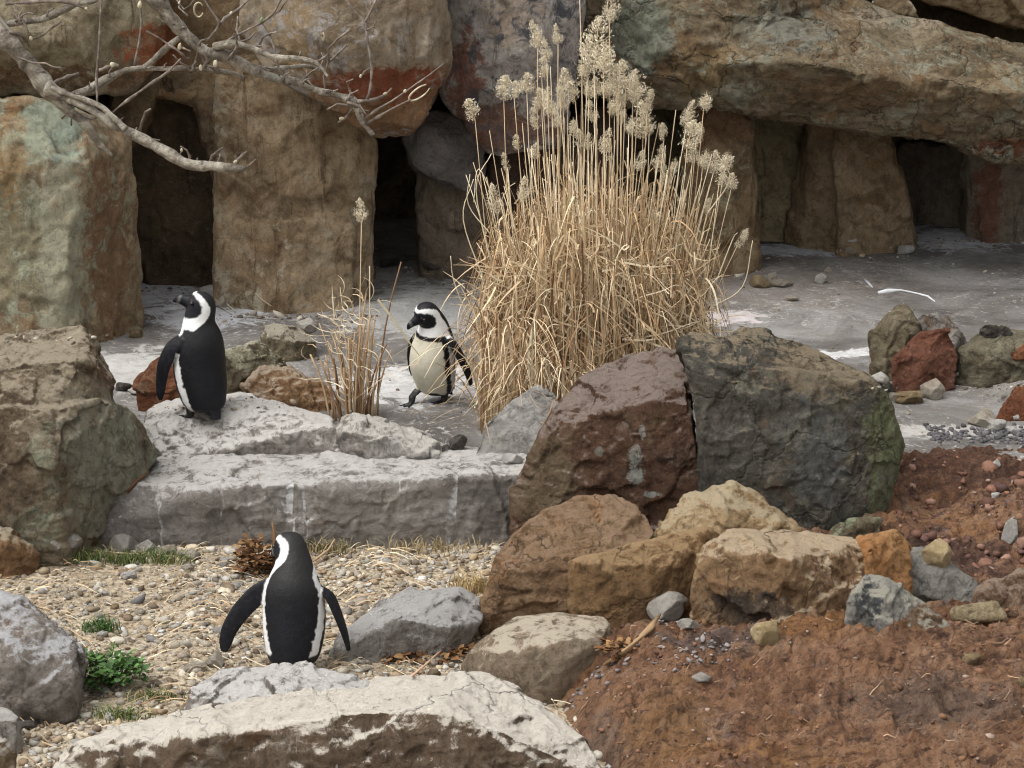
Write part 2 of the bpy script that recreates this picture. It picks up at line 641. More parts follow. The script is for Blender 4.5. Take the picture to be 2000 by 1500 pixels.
def bank_material():
    t = NT('red_earth')
    mp = t.n('ShaderNodeMapping')
    mp.inputs['Rotation'].default_value = (0, 0, math.radians(-28))
    t.l(t.pos, mp.inputs[0])
    lay = t.noise(1.0, 9, 0.75, 0.8, vec=t.scl(mp.outputs[0], (4.0, 17.0, 17.0)))
    c = t.ramp(t.noise(2.6, 9, 0.72, 1.2), [(0.30, (0.21, 0.098, 0.05)), (0.48, (0.39, 0.205, 0.112)), (0.66, (0.54, 0.335, 0.205))])
    c = t.mix(t.mr(lay, 0.36, 0.50, 0.8, 0), c, (0.075, 0.036, 0.025))
    c = t.mix(t.mr(lay, 0.54, 0.68, 0, 0.6), c, (0.46, 0.28, 0.17))
    c = t.mix(t.mr(t.noise(1.8, 7, 0.7, 1.0, vec=t.add(t.pos, (5, 2, 7))), 0.52, 0.64, 0, 0.75), c, t.mix(t.mr(lay, 0.4, 0.6), (0.28, 0.12, 0.045), (0.52, 0.27, 0.10)))
    c = t.mix(t.mr(t.noise(7, 9, 0.8, 1.2, vec=t.add(t.pos, (1, 6, 3))), 0.54, 0.66, 0, 0.7), c, t.mix(t.mr(lay, 0.4, 0.6), (0.17, 0.125, 0.11), (0.48, 0.39, 0.34)))
    for (ctr, rad, pc, k) in BANK_SPOTS:
        v = t.scl(t.add(t.pos, tuple(-x for x in ctr)), tuple(1.0 / r for r in rad))
        ln = t.n('ShaderNodeVectorMath')
        ln.operation = 'LENGTH'
        t.l(v, ln.inputs[0])
        w = t.math('ADD', ln.outputs['Value'], t.mr(t.noise(8, 9, 0.78, 1.2), 0.2, 0.8, -0.8, 0.8))
        c = t.mix(t.mr(w, 0.6, 1.15, k, 0.0), c, t.mix(t.mr(lay, 0.42, 0.58), t.mix(0.6, pc, (0.05, 0.03, 0.02)), pc))
    g = t.noise(26, 10, 0.8, 0.8)
    c = t.mix(t.mr(g, 0.36, 0.52, 0.7, 0), c, (0.04, 0.02, 0.014))
    c = t.mix(t.mr(g, 0.56, 0.70, 0, 0.7), c, (0.52, 0.34, 0.22))
    c = t.mix(t.mr(t.noise(60, 5, 0.8, vec=t.add(t.pos, (8, 1, 2))), 0.58, 0.70, 0, 0.6), c, (0.50, 0.36, 0.26))
    nr = t.bump(t.noise(9, 10, 0.76, 1.0, vec=t.scl(t.pos, (0.6, 1.4, 1.4))), 1.0, 0.12)
    nr = t.bump(g, 1.0, 0.05, nr)
    nr = t.bump(t.noise(70, 8, 0.8, 0.5), 0.9, 0.012, nr)
    return finish(t, c, 0.8, 0.35, nr)


def gpt(px, py, z):
    w = P(px, py, Yg(py, z))
    return (w.x, w.y, w.z)


BANK_SPOTS = [
    (gpt(1560, 1290, 0.2), (0.40, 0.13, 0.5), (0.40, 0.19, 0.065), 0.8), (gpt(1400, 1290, 0.2), (0.24, 0.14, 0.5), (0.27, 0.215, 0.20), 0.75),
    (gpt(1330, 1225, 0.2), (0.10, 0.08, 0.5), (0.34, 0.31, 0.31), 0.8), (gpt(1820, 1400, 0.15), (0.42, 0.16, 0.5), (0.25, 0.18, 0.14), 0.7),
    (gpt(1300, 1440, 0.1), (0.20, 0.20, 0.5), (0.36, 0.19, 0.075), 0.7), (gpt(1850, 1080, 0.2), (0.35, 0.35, 0.5), (0.13, 0.065, 0.055), 0.8),
    (gpt(1900, 930, 0.25), (0.6, 0.45, 0.5), (0.13, 0.056, 0.040), 0.75), (gpt(1160, 1440, 0.1), (0.10, 0.30, 0.5), (0.30, 0.22, 0.17), 0.6)]
BLUISH = (0.58, 0.60, 0.65)
FLOOR_SPOTS = [
    (gpt(300, 560, 0.38), (0.30, 0.75, 0.5), BLUISH, 0.9),
    (gpt(400, 620, 0.36), (0.35, 0.35, 0.5), BLUISH, 0.7),
    (gpt(820, 760, 0.33), (0.45, 0.40, 0.5), (0.56, 0.56, 0.56), 0.95),
    (gpt(830, 610, 0.36), (0.55, 0.7, 0.5), (0.48, 0.48, 0.47), 0.75),
    (gpt(780, 530, 0.40), (0.4, 0.4, 0.5), (0.5, 0.5, 0.5), 0.6),
    (gpt(250, 720, 0.34), (0.4, 0.4, 0.5), (0.5, 0.49, 0.47), 0.8),
    (gpt(1550, 485, 0.43), (0.40, 0.16, 0.5), BLUISH, 0.95),
    (gpt(1860, 460, 0.44), (0.40, 0.35, 0.5), BLUISH, 0.95),
    (gpt(1620, 690, 0.35), (0.42, 0.10, 0.5), (0.66, 0.66, 0.66), 0.95),
    (gpt(1400, 620, 0.36), (0.28, 0.20, 0.5), (0.62, 0.56, 0.56), 0.9),
    (gpt(1500, 560, 0.39), (0.9, 0.5, 0.5), (0.22, 0.185, 0.16), 0.7),
    (gpt(1850, 840, 0.32), (0.5, 0.12, 0.5), (0.46, 0.44, 0.41), 0.8),
]
ground = sheet('ground', np.linspace(-60, 60, 61), np.linspace(-30, 60, 46), lambda x, y: 0 * x - 0.16, gravel_material())
gravel = sheet('gravel_bed', np.arange(-4.2, 1.6, 0.03), np.arange(7.0, 12.4, 0.03), z_gravel, gravel_material())
floor = sheet('enclosure_floor', np.arange(-4.8, 4.8, 0.03), np.arange(11.7, 18.5, 0.03), z_floor, floor_material(FLOOR_SPOTS))
bank = sheet('red_earth_bank', np.arange(-0.1, 4.4, 0.0125), np.arange(7.2, 12.8, 0.0125), z_bank, bank_material())

# ------------------------------------------------------------------ rock materials
def pw(px, py, Y, rx, ry, rz, c, k=1.0):
    w = P(px, py, Y)
    return ((w.x, w.y, w.z), (rx, ry, rz), c, k)


TAN = [(0.105, 0.069, 0.036), (0.255, 0.178, 0.102), (0.42, 0.325, 0.21)]
DTAN = [(0.10, 0.064, 0.035), (0.22, 0.148, 0.08), (0.35, 0.26, 0.155)]
OLIVE = [(0.09, 0.069, 0.04), (0.205, 0.165, 0.10), (0.35, 0.295, 0.20)]
GREY = [(0.18, 0.155, 0.135), (0.33, 0.295, 0.26), (0.48, 0.45, 0.41)]
DARK = [(0.030, 0.026, 0.022), (0.070, 0.061, 0.050), (0.135, 0.12, 0.10)]
RUST = [(0.11, 0.038, 0.018), (0.24, 0.085, 0.038), (0.36, 0.16, 0.08)]
ORANGE = [(0.15, 0.075, 0.032), (0.32, 0.175, 0.085), (0.48, 0.31, 0.17)]
MINT = (0.36, 0.42, 0.34)
LIC = (0.33, 0.35, 0.25)

def cliff_mat(name, cols, **k):
    k.setdefault('bump', 0.6)
    k.setdefault('grain', 1.0)
    k.setdefault('streak', ((cols[0][0] * 0.75, cols[0][1] * 0.7, cols[0][2] * 0.65), 0.35))
    return rock_mat(name, cols, **k)


# ------------------------------------------------------------------ the cliff at the back
m_back = rock_mat('cliff_dark', DTAN, seed=1)
BG = dict(voxel=0.017, fa=0.032, fs=0.5, na=0.018, ns=0.8, cuts=12, cd=0.06, groove=0.012, fine=0.0045)
rock('cliff_face', None, None, 17.2,
     [[(-1500, -420), (3500, -420), (3500, 520), (-1500, 520), (400, 200, -0.15), (1400, 250, -0.1)]], m_back, thick=3.0, shrink=1.0,
     voxel=0.05, fa=0.09, fs=0.9, na=0.06, kind='structure')
rock('unseen_cliff_cap', None, None, 16.1,  # unseen cap over the cliff, added to keep sky light out of the caves
     [[(-1500, -900), (3500, -900), (3500, -200), (2100, -130), (1500, -120), (700, -100), (-1500, -160)]], m_back, thick=4.0, shrink=1.0,
     foot=None, voxel=0.05, fa=0.09, fs=0.9, na=0.06, kind='structure')

rock('rock_pillar', 'broad tan rock pillar with a mint green streak at the left edge of the picture', 'rock pillar', 14.1,
     [[(-160, 215, 0.1), (0, 195, 0.1), (60, 190, 0.1), (125, 225, 0.1), (200, 275, 0.2), (262, 268, 0.4), (264, 395, 0.35), (235, 430, 0.25),
       (-160, 470, -0.1), (140, 470, -0.12), (60, 300, -0.12), (170, 330, -0.02)],
      [(-160, 420, 0), (140, 420, -0.12), (232, 432, 0.25), (258, 400, 0.4), (216, 520, 0.3), (222, 650, 0.3), (185, 662, 0), (-160, 650, -0.1),
       (110, 655, -0.16), (130, 520, -0.18)]],
     cliff_mat('pillar_left', TAN, lichen=(LIC, 0.5, 8), seed=2, streak=((0.40, 0.40, 0.30), 0.12),
              patches=[pw(125, 285, 14.0, 0.09, 0.5, 0.14, (0.34, 0.43, 0.36), 0.9), pw(70, 260, 14.0, 0.20, 0.5, 0.16, (0.30, 0.35, 0.27), 0.8), pw(20, 470, 13.9, 0.24, 0.5, 0.45, (0.23, 0.215, 0.135), 0.75),
                       pw(115, 500, 13.9, 0.15, 0.5, 0.6, (0.36, 0.355, 0.255), 0.85), pw(215, 480, 14.3, 0.10, 0.5, 0.5, (0.19, 0.10, 0.05), 0.8),
                       pw(20, 300, 14.0, 0.08, 0.4, 0.3, (0.30, 0.17, 0.07), 0.6)]), thick=1.6, **BG)
rock('rock_pillar', 'tall tan rock pillar in the middle with a dark cave on either side', 'rock pillar', 14.9,
     [[(420, 110, 0), (640, 110, 0), (700, 215, 0.05), (727, 250, 0.12), (725, 420, 0.14), (736, 605, 0.14), (640, 625, -0.05), (560, 606, -0.1),
       (425, 590, 0.1), (408, 400, 0.1), (540, 380, -0.10), (600, 300, -0.06), (470, 200, 0.0)],
      [(418, 380, 0.06), (560, 430, -0.14), (690, 440, 0.0), (690, 618, -0.04), (560, 612, -0.16), (420, 588, 0.05)]],
     cliff_mat('pillar_mid', TAN, seed=3, sec=((0.15, 0.085, 0.04), 0.35), streak=((0.10, 0.06, 0.03), 0.45), lichen=((0.38, 0.33, 0.24), 0.55, 8)),
     thick=1.3, **BG)
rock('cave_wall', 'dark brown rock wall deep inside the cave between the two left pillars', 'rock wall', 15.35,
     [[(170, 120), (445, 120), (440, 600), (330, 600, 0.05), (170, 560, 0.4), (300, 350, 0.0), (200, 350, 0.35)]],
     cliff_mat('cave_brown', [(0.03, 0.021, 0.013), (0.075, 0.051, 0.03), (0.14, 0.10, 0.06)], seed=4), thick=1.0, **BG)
rock('boulder', 'dark jagged brown stone arching over the mouth of the left cave', 'boulder', 15.35,
     [[(215, 140, -0.45), (310, 140, -0.45), (300, 190, -0.42), (262, 235, -0.40), (240, 330, -0.38), (215, 345, -0.35)],
      [(290, 140, -0.42), (440, 140, -0.45), (440, 215, -0.40), (400, 205, -0.40), (345, 192, -0.40)],
      [(375, 150, -0.42), (440, 150, -0.45), (442, 420, -0.30), (425, 400, -0.32), (400, 270, -0.36)]],
     cliff_mat('cave_lip', [(0.045, 0.031, 0.019), (0.11, 0.075, 0.043), (0.20, 0.145, 0.085)], seed=57), thick=0.35, foot=None, shrink=0.8, voxel=0.014, fa=0.03, fs=0.25,
     na=0.02, cuts=4, cd=0.03)
rock('boulder', 'wide olive tan boulder behind the bare branches in the upper left corner', 'boulder', 14.6,
     [[(-200, -220), (300, -220), (332, 0), (328, 60), (300, 125), (262, 175), (120, 192), (-200, 188), (120, 80, -0.22), (-100, 60, -0.2),
       (280, 60, -0.05)]],
     cliff_mat('boulder_ul', OLIVE, seed=5, lichen=((0.33, 0.29, 0.2), 0.5, 7), patches=[pw(290, 100, 14.5, 0.16, 0.6, 0.16, (0.26, 0.075, 0.025), 0.95),
              pw(120, 160, 14.4, 0.5, 0.5, 0.09, (0.13, 0.07, 0.035), 0.9)]), thick=1.6, foot=None, **BG)
rock('boulder', 'shaded brown stone wedged above the left cave between two large boulders', 'boulder', 14.95,
     [[(325, -160), (365, -160), (370, 60), (480, 75), (520, -160), (640, -160), (660, 180), (500, 190), (260, 190), (290, 110)]],
     cliff_mat('boulder_gap', DTAN, seed=6, patches=[pw(310, 80, 14.9, 0.14, 0.8, 0.3, (0.25, 0.08, 0.03), 0.9)]), thick=1.2, foot=None, **BG)
rock('boulder', 'huge tan boulder with a rust red underside hanging over the middle cave', 'boulder', 14.4,
     [[(478, -220), (835, -220), (852, 0), (888, 85), (886, 130), (850, 205), (802, 262), (735, 266), (640, 190), (530, 150), (470, 60),
       (700, 90, -0.28), (590, 60, -0.22), (840, 110, -0.12), (700, 180, -0.2)]],
     cliff_mat('boulder_um', [(0.15, 0.105, 0.06), (0.265, 0.205, 0.135), (0.38, 0.32, 0.245)], seed=7, lichen=((0.33, 0.31, 0.29), 0.55, 9),
              patches=[pw(800, 235, 14.3, 0.60, 0.7, 0.24, (0.21, 0.10, 0.04), 0.9), pw(735, 172, 14.2, 0.42, 0.7, 0.10, (0.20, 0.05, 0.018), 1.0),
                       pw(560, 90, 14.2, 0.18, 0.5, 0.3, (0.30, 0.20, 0.10), 0.6)]), thick=1.6, foot=None, **BG)
rock('boulder', 'grey boulder blotched with dark lichen behind the tops of the tall reeds', 'boulder', 14.9,
     [[(830, -220), (1105, -220), (1132, 20), (1126, 150), (1095, 290), (960, 300), (905, 220), (868, 190), (892, 95), (850, 0), (1000, 100, -0.2),
       (1060, 60, -0.15), (960, 200, -0.08)]],
     cliff_mat('boulder_grey', [(0.17, 0.145, 0.13), (0.31, 0.275, 0.25), (0.44, 0.41, 0.38)], seed=8, lichen=((0.085, 0.085, 0.095), 0.75, 9),
              patches=[pw(910, 170, 14.8, 0.10, 0.8, 0.3, (0.17, 0.055, 0.025), 0.9), pw(1000, 20, 14.7, 0.15, 0.5, 0.2, (0.32, 0.24, 0.16), 0.6),
                       pw(980, 260, 14.8, 0.35, 0.8, 0.15, (0.15, 0.06, 0.03), 0.9)]), thick=1.4, foot=None, **BG)
rock('boulder', 'small dark slate grey boulder tucked under the hanging tan boulder', 'boulder', 15.3,
     [[(785, 265), (830, 212), (872, 204), (940, 265), (948, 330), (925, 372), (850, 352), (795, 320), (870, 270, -0.15)]],
     cliff_mat('slate', [(0.09, 0.083, 0.08), (0.17, 0.16, 0.15), (0.26, 0.245, 0.235)], seed=9), thick=0.9, foot=None, **BG)
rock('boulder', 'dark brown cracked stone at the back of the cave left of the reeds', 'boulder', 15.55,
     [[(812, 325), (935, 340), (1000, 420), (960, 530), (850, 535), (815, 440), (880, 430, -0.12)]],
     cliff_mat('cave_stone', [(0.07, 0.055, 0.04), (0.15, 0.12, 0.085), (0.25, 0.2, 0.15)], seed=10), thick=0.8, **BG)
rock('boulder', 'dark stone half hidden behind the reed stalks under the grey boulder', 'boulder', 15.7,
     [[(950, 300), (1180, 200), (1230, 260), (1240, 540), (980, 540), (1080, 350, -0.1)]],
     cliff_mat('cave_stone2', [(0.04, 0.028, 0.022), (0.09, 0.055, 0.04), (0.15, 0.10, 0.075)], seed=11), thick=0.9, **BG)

rock('rock_slab', 'long massive grey and tan slab roofing the right caves and running out of the picture', 'rock slab', 15.25,
     [[(1132, -220, 0.3), (1560, -220, 0.5), (1650, 0, 0.5), (1560, -30, 0.4), (1480, 208, 0.05), (1290, 205, 0.05), (1195, 205, 0.1), (1138, 150, 0.15),
       (1300, 100, -0.2), (1480, 60, 0.0), (1450, 190, -0.1)],
      [(1400, -40, 0.5), (1640, -4, 0.55), (1705, 8, 0.5), (1800, 42, 0.5), (1912, 95, 0.45), (1925, 210, 0.12), (1870, 278, 0.12), (1740, 240, 0.05),
       (1600, 217, 0.0), (1400, 212, 0.0), (1400, 120, -0.2), (1560, 120, -0.26), (1720, 150, -0.22), (1860, 190, -0.12)],
      [(1790, 36, 0.5), (1912, 92, 0.48), (2250, 150, 0.45), (2250, 300, 0.1), (1950, 318, 0.08), (1860, 280, 0.1), (1740, 238, 0.05), (1800, 150, -0.16), (1960, 190, -0.14),
       (2200, 220, -0.15), (1940, 270, -0.02)]],
     rock_mat('slab_long', [(0.10, 0.072, 0.04), (0.225, 0.17, 0.10), (0.38, 0.31, 0.205)], seed=12, lichen=((0.36, 0.35, 0.26), 0.5, 6), sec=((0.26, 0.155, 0.075), 0.4), strata=0.5, cracks=0.6,
              patches=[pw(1560, 60, 15.0, 0.30, 0.6, 0.13, (0.28, 0.285, 0.24), 0.75), pw(1250, 60, 15.0, 0.18, 0.6, 0.3, (0.25, 0.28, 0.22), 0.85),
                       pw(1380, 140, 15.0, 0.20, 0.6, 0.15, (0.28, 0.19, 0.085), 0.8), pw(1700, 190, 15.0, 0.5, 0.6, 0.10, (0.26, 0.165, 0.085), 0.7),
                       pw(1780, 30, 15.7, 0.4, 0.6, 0.06, (0.46, 0.38, 0.28), 0.8), pw(1985, 292, 15.2, 0.25, 0.5, 0.06, (0.22, 0.07, 0.03), 0.9), pw(1960, 170, 15.1, 0.2, 0.5, 0.14, (0.36, 0.26, 0.15), 0.8)]),
     thick=1.6, foot=None, voxel=0.016, fa=0.034, fs=0.42, na=0.018, sa=0.014, cuts=4, cd=0.05, fine=0.008)
rock('rock_pillar', 'brown rock post under the long slab just right of the reeds', 'rock pillar', 15.7,
     [[(1335, 200), (1375, 205), (1466, 214, 0.05), (1473, 262, 0.08), (1455, 300, 0.05), (1462, 480, 0.05), (1482, 512, 0.05), (1400, 535, -0.08), (1330, 530),
       (1400, 350, -0.1)]],
     cliff_mat('post', DTAN, seed=14, lichen=((0.33, 0.29, 0.18), 0.45, 8), patches=[pw(1420, 240, 15.6, 0.2, 0.5, 0.14, (0.17, 0.09, 0.045), 0.7)]),
     thick=0.8, **BG)
rock('cave_wall', 'dark olive back wall of the right cave behind the reeds', 'rock wall', 16.45,
     [[(1230, 190, 0.2), (1660, 190, 0.2), (1660, 485), (1230, 540)]],
     cliff_mat('cave_olive', [(0.12, 0.096, 0.06), (0.29, 0.235, 0.14), (0.45, 0.37, 0.225)], seed=15), thick=0.7, **BG)
rock('rock_pillar', 'sloping tan rock slab leaning between the two right caves', 'rock pillar', 16.25,
     [[(1640, 205), (1720, 225, 0.1), (1752, 270, 0.1), (1783, 390, 0.12), (1790, 470, 0.08), (1650, 472, -0.12), (1628, 300, -0.05), (1690, 400, -0.08)],
      [(1575, 205, 0.12), (1650, 210, 0.05), (1668, 472, -0.04), (1538, 482, 0.12), (1555, 350, 0.14)]],
     cliff_mat('leaning', TAN, seed=16, sec=((0.15, 0.09, 0.045), 0.3), streak=((0.14, 0.095, 0.05), 0.25)), thick=0.6, **BG)
rock('rock_wall', 'shaded wall with a reddish seam closing the far right cave', 'rock wall', 16.6,
     [[(1890, 290, -0.1), (2250, 280, -0.3), (2250, 500, -0.3), (1965, 480, -0.1), (1893, 462, 0.15), (1880, 380, 0.2)],
      [(1740, 280, 0.5), (1900, 280, 0.3), (1900, 465, 0.25), (1740, 460, 0.5)]],
     cliff_mat('far_wall', [(0.08, 0.066, 0.05), (0.18, 0.148, 0.108), (0.29, 0.24, 0.18)], seed=17,
              patches=[pw(1930, 380, 16.5, 0.09, 0.6, 0.35, (0.17, 0.055, 0.03), 0.8)]), thick=0.8, **BG)
rock('boulder', 'shadowed tan boulder above the long slab in the upper right corner', 'boulder', 16.2,
     [[(1752, -220), (2250, -220), (2250, 90), (2060, 72), (1960, 30), (1850, 2), (1785, -8), (1900, -60, -0.2)]],
     cliff_mat('boulder_ur', TAN, seed=18, sec=((0.13, 0.08, 0.04), 0.4)), thick=1.2, foot=None, **BG)
rock('stone', 'small pale wedge of rock lying on top of the long slab', 'stone', 15.75,
     [[(1690, 10), (1715, -12), (1745, -30), (1790, 10), (1800, 34), (1745, 26)]], rock_mat('wedge', TAN, seed=19, top=((0.5, 0.43, 0.33), 0.3, 0.8)),
     thick=0.2, foot=None, voxel=0.015)

# ------------------------------------------------------------------ rocks and slabs in the middle
NEAR = dict(voxel=0.0085, fa=0.028, fs=0.30, na=0.010, ns=0.5)
rock('boulder', 'big weathered brown and green boulder at the left with a level crack across it', 'boulder', 11.75,
     [[(-160, 690, 0.2), (50, 652, 0.3), (150, 638, 0.35), (190, 672, 0.3), (228, 742, 0.2), (214, 795, 0.02), (100, 796, -0.18), (0, 782, -0.2),
       (-160, 780, -0.16), (60, 705, -0.05), (170, 702, 0.0)],
      [(-160, 788, -0.22), (90, 800, -0.28), (212, 780, -0.06), (252, 792, 0.15), (314, 888, 0.3), (282, 930, 0.1), (122, 1044, -0.3), (108, 900, -0.40),
       (-160, 1050, -0.3), (200, 900, -0.12)]],
     rock_mat('boulder_left', [(0.09, 0.062, 0.038), (0.22, 0.165, 0.105), (0.36, 0.30, 0.21)], seed=20, lichen=(LIC, 0.4, 7),
              sec=((0.17, 0.10, 0.055), 0.25), top=((0.45, 0.38, 0.28), 0.55, 1.0),
              patches=[pw(200, 900, 11.6, 0.25, 0.35, 0.30, (0.34, 0.34, 0.26), 0.8), pw(30, 920, 11.5, 0.12, 0.4, 0.4, (0.14, 0.09, 0.055), 0.6)]),
     thick=0.9, **NEAR)
LEDGE = rock_mat('ledge', [(0.17, 0.15, 0.132), (0.28, 0.255, 0.228), (0.41, 0.38, 0.345)], seed=21, top=((0.66, 0.635, 0.60), 0.58, 1.08), strata=0.4, drip=((0.70, 0.70, 0.70), 1.0), bump=0.8, grain=0.8)
rock('stone_ledge', 'long low grey rock ledge with a white streaked top behind the gravel', 'rock ledge', 11.72,
     [[(95, 1085, -0.06), (130, 1048, 0.0), (262, 946, 0.05), (400, 962, -0.05), (520, 945, 0.0), (620, 945, 0.02), (640, 1058, 0), (400, 1068, -0.03),
       (330, 878, 0.62), (640, 872, 0.62), (230, 960, 0.2)],
      [(560, 945, 0.0), (640, 952, -0.03), (820, 932, 0.0), (1080, 925, 0.0), (1080, 1045, 0), (820, 1052, -0.02), (560, 1062, -0.02), (560, 872, 0.62),
       (1080, 872, 0.62)]],
     LEDGE, thick=0.75, shrink=1.0, sa=0.010, voxel=0.009, fa=0.018, fs=0.35, na=0.014, ns=0.5, cuts=0, sm=9)
WHITE = rock_mat('guano_slab', GREY, seed=22, top=((0.72, 0.69, 0.65), 0.45, 0.95), strata=0.45, bump=0.8)
rock('rock_slab', 'whitened tilted slab that the standing left penguin is on', 'rock slab', 12.2,
     [[(275, 845, 0.15), (290, 800, 0.35), (340, 775, 0.5), (470, 766, 0.55), (560, 788, 0.5), (642, 812, 0.35), (706, 888, 0.06), (690, 904, 0.03),
       (470, 908, 0.0), (330, 900, -0.04), (455, 886, -0.03), (560, 850, 0.0), (650, 834, 0.07)]], WHITE, thick=0.25, sa=0.006, voxel=0.0085, fa=0.016, fs=0.3, na=0.008, cuts=4, cd=0.02)
rock('rock_slab', 'ridged grey white slab beside the ledge below the thin reed tuft', 'rock slab', 12.12,
     [[(655, 835, 0.2), (675, 797, 0.35), (760, 822, 0.35), (850, 857, 0.3), (930, 903, 0.1), (900, 912, 0), (700, 906, 0), (725, 845, 0.05),
       (800, 880, -0.03)]],
     rock_mat('ridged', GREY, seed=23, top=((0.74, 0.70, 0.64), 0.5, 0.95), sec=((0.30, 0.20, 0.11), 0.2), strata=0.4), thick=0.2, sa=0.012,
     voxel=0.010, fa=0.03, fs=0.2, na=0.015)
rock('flat_stone', 'flat pale grey stone propped upright against the reddish boulder', 'flat stone', 12.1,
     [[(928, 885), (935, 840), (1015, 770, 0.1), (1052, 742, 0.15), (1090, 765, 0.15), (1110, 860), (1060, 905), (935, 902), (1000, 840, -0.02)]],
     rock_mat('flat_grey', [(0.24, 0.23, 0.21), (0.34, 0.325, 0.30), (0.44, 0.42, 0.39)], seed=24, lichen=((0.42, 0.41, 0.37), 0.4, 12), bump=0.6),
     thick=0.12, voxel=0.010, fa=0.012, fs=0.2, na=0.008)
rock('boulder', 'low rusty red rock right behind the left penguin flipper', 'boulder', 12.8,
     [[(262, 748), (300, 712), (342, 682), (385, 688), (380, 790), (270, 786), (340, 740, -0.08)]],
     rock_mat('rust_small', RUST, seed=25, lichen=((0.33, 0.2, 0.12), 0.5, 9)), thick=0.3, **NEAR)
rock('boulder', 'yellowish green lichen covered rock behind the back of the left penguin', 'boulder', 12.95,
     [[(430, 690), (500, 667), (540, 680), (562, 718), (556, 770), (430, 775), (500, 720, -0.08)]],
     rock_mat('lichen_small', OLIVE, seed=26, lichen=((0.40, 0.38, 0.26), 0.8, 8), top=((0.5, 0.47, 0.36), 0.4, 0.9)), thick=0.3, **NEAR)
rock('rock_slab', 'orange brown layered slab sloping down beside the thin reed tuft', 'rock slab', 12.72,
     [[(462, 745, 0.05), (520, 722, 0.15), (566, 715, 0.2), (642, 765, 0.1), (645, 835), (600, 825, -0.03), (475, 775, 0)]],
     rock_mat('orange_slab', ORANGE, seed=27, strata=0.6, sec=((0.40, 0.33, 0.26), 0.4), top=((0.48, 0.38, 0.28), 0.6, 1.0)), thick=0.2, sa=0.02,
     voxel=0.010, fa=0.03, fs=0.2, na=0.015)
rock('stone', 'angular two toned tan stone lying on the grey floor near the middle pillar', 'stone', 13.75,
     [[(504, 632, 0.02), (540, 621, 0.1), (575, 628, 0.12), (616, 668, 0.05), (610, 690), (545, 690, -0.04), (520, 660, -0.08), (545, 645, -0.04), (590, 675, -0.06)]],
     rock_mat('angular', OLIVE, seed=28, top=((0.48, 0.43, 0.34), 0.4, 0.7)), thick=0.15, voxel=0.009, fa=0.012, fs=0.2, na=0.008)

MB = 11.4
rock('boulder', 'reddish brown left half of the large split boulder, spotted with pale lichen', 'boulder', MB,
     [[(1000, 1040, 0), (1003, 955, 0.05), (1046, 878, 0.02), (1085, 792, 0.1), (1125, 742, 0.25), (1190, 700, 0.45), (1290, 684, 0.5), (1338, 692, 0.45),
       (1100, 835, -0.05), (1180, 800, 0.0), (1342, 765, -0.02), (1366, 920, -0.08), (1372, 1050, -0.1), (1150, 1050, -0.12)]],
     rock_mat('split_brown', [(0.07, 0.034, 0.02), (0.135, 0.068, 0.040), (0.21, 0.125, 0.08)], seed=29, lichen=((0.40, 0.43, 0.38), 0.10, 11),
              top=((0.30, 0.235, 0.20), 0.45, 0.9), sec=((0.17, 0.14, 0.075), 0.3),
              patches=[pw(1240, 895, 11.3, 0.03, 0.3, 0.05, (0.46, 0.49, 0.44), 0.7), pw(1242, 930, 11.3, 0.04, 0.3, 0.04, (0.46, 0.49, 0.44), 0.75), pw(1270, 968, 11.3, 0.04, 0.3, 0.015, (0.46, 0.49, 0.44), 0.7), pw(1170, 885, 11.3, 0.02, 0.3, 0.02, (0.4, 0.42, 0.36), 0.6), pw(1255, 848, 11.3, 0.015, 0.3, 0.03, (0.46, 0.49, 0.44), 0.6), pw(1060, 960, 11.3, 0.15, 0.3, 0.3, (0.20, 0.155, 0.09), 0.7)]),
     thick=0.7, **NEAR)
rock('boulder', 'large dark grey half of the split boulder with a mossy green right side', 'boulder', MB,
     [[(1345, 702, -0.08), (1374, 830, -0.13), (1388, 1050, -0.12), (1590, 1045, -0.2), (1612, 1030, -0.2), (1705, 990, -0.1), (1752, 920, 0.08), (1766, 862, 0.1),
       (1745, 790, 0.1), (1716, 742, 0.12), (1690, 745, 0.05), (1560, 772, -0.05), (1490, 780, -0.12), (1400, 720, -0.04)],
      [(1326, 672, 0.05), (1350, 655, 0.15), (1420, 668, 0.12), (1520, 705, 0.1), (1572, 742, 0.05), (1560, 775, -0.02), (1480, 785, -0.14), (1345, 712, -0.1),
       (1330, 700, -0.03)],
      [(1405, 660, 0.5), (1450, 640, 0.55), (1500, 645, 0.55), (1582, 690, 0.55), (1662, 738, 0.5), (1712, 745, 0.3), (1580, 778, 0.1), (1440, 690, 0.25)]],
     rock_mat('split_dark', [(0.035, 0.031, 0.026), (0.082, 0.075, 0.062), (0.15, 0.14, 0.115)], seed=30, lichen=((0.21, 0.20, 0.15), 0.5, 8), cracks=0.5,
              top=((0.30, 0.24, 0.16), 0.75, 1.1), sec=((0.10, 0.085, 0.055), 0.3),
              patches=[pw(1745, 900, 11.45, 0.13, 0.5, 0.40, (0.20, 0.215, 0.11), 0.9), pw(1600, 870, 11.2, 0.15, 0.3, 0.25, (0.16, 0.165, 0.16), 0.6),
                       pw(1600, 725, 11.6, 0.25, 0.4, 0.10, (0.30, 0.23, 0.145), 0.7)]),
     thick=0.6, voxel=0.0085, fa=0.020, fs=0.30, na=0.008, cuts=5, cd=0.03)
rock('stone', 'pale mossy stone at the foot of the dark split boulder', 'stone', 11.15,
     [[(1590, 1045, 0.05), (1640, 1015, 0.1), (1700, 1000, 0.1), (1722, 1010), (1715, 1060), (1600, 1065)]],
     rock_mat('mossy_foot', OLIVE, seed=31, lichen=((0.34, 0.38, 0.24), 0.8, 9)), thick=0.2, voxel=0.01)

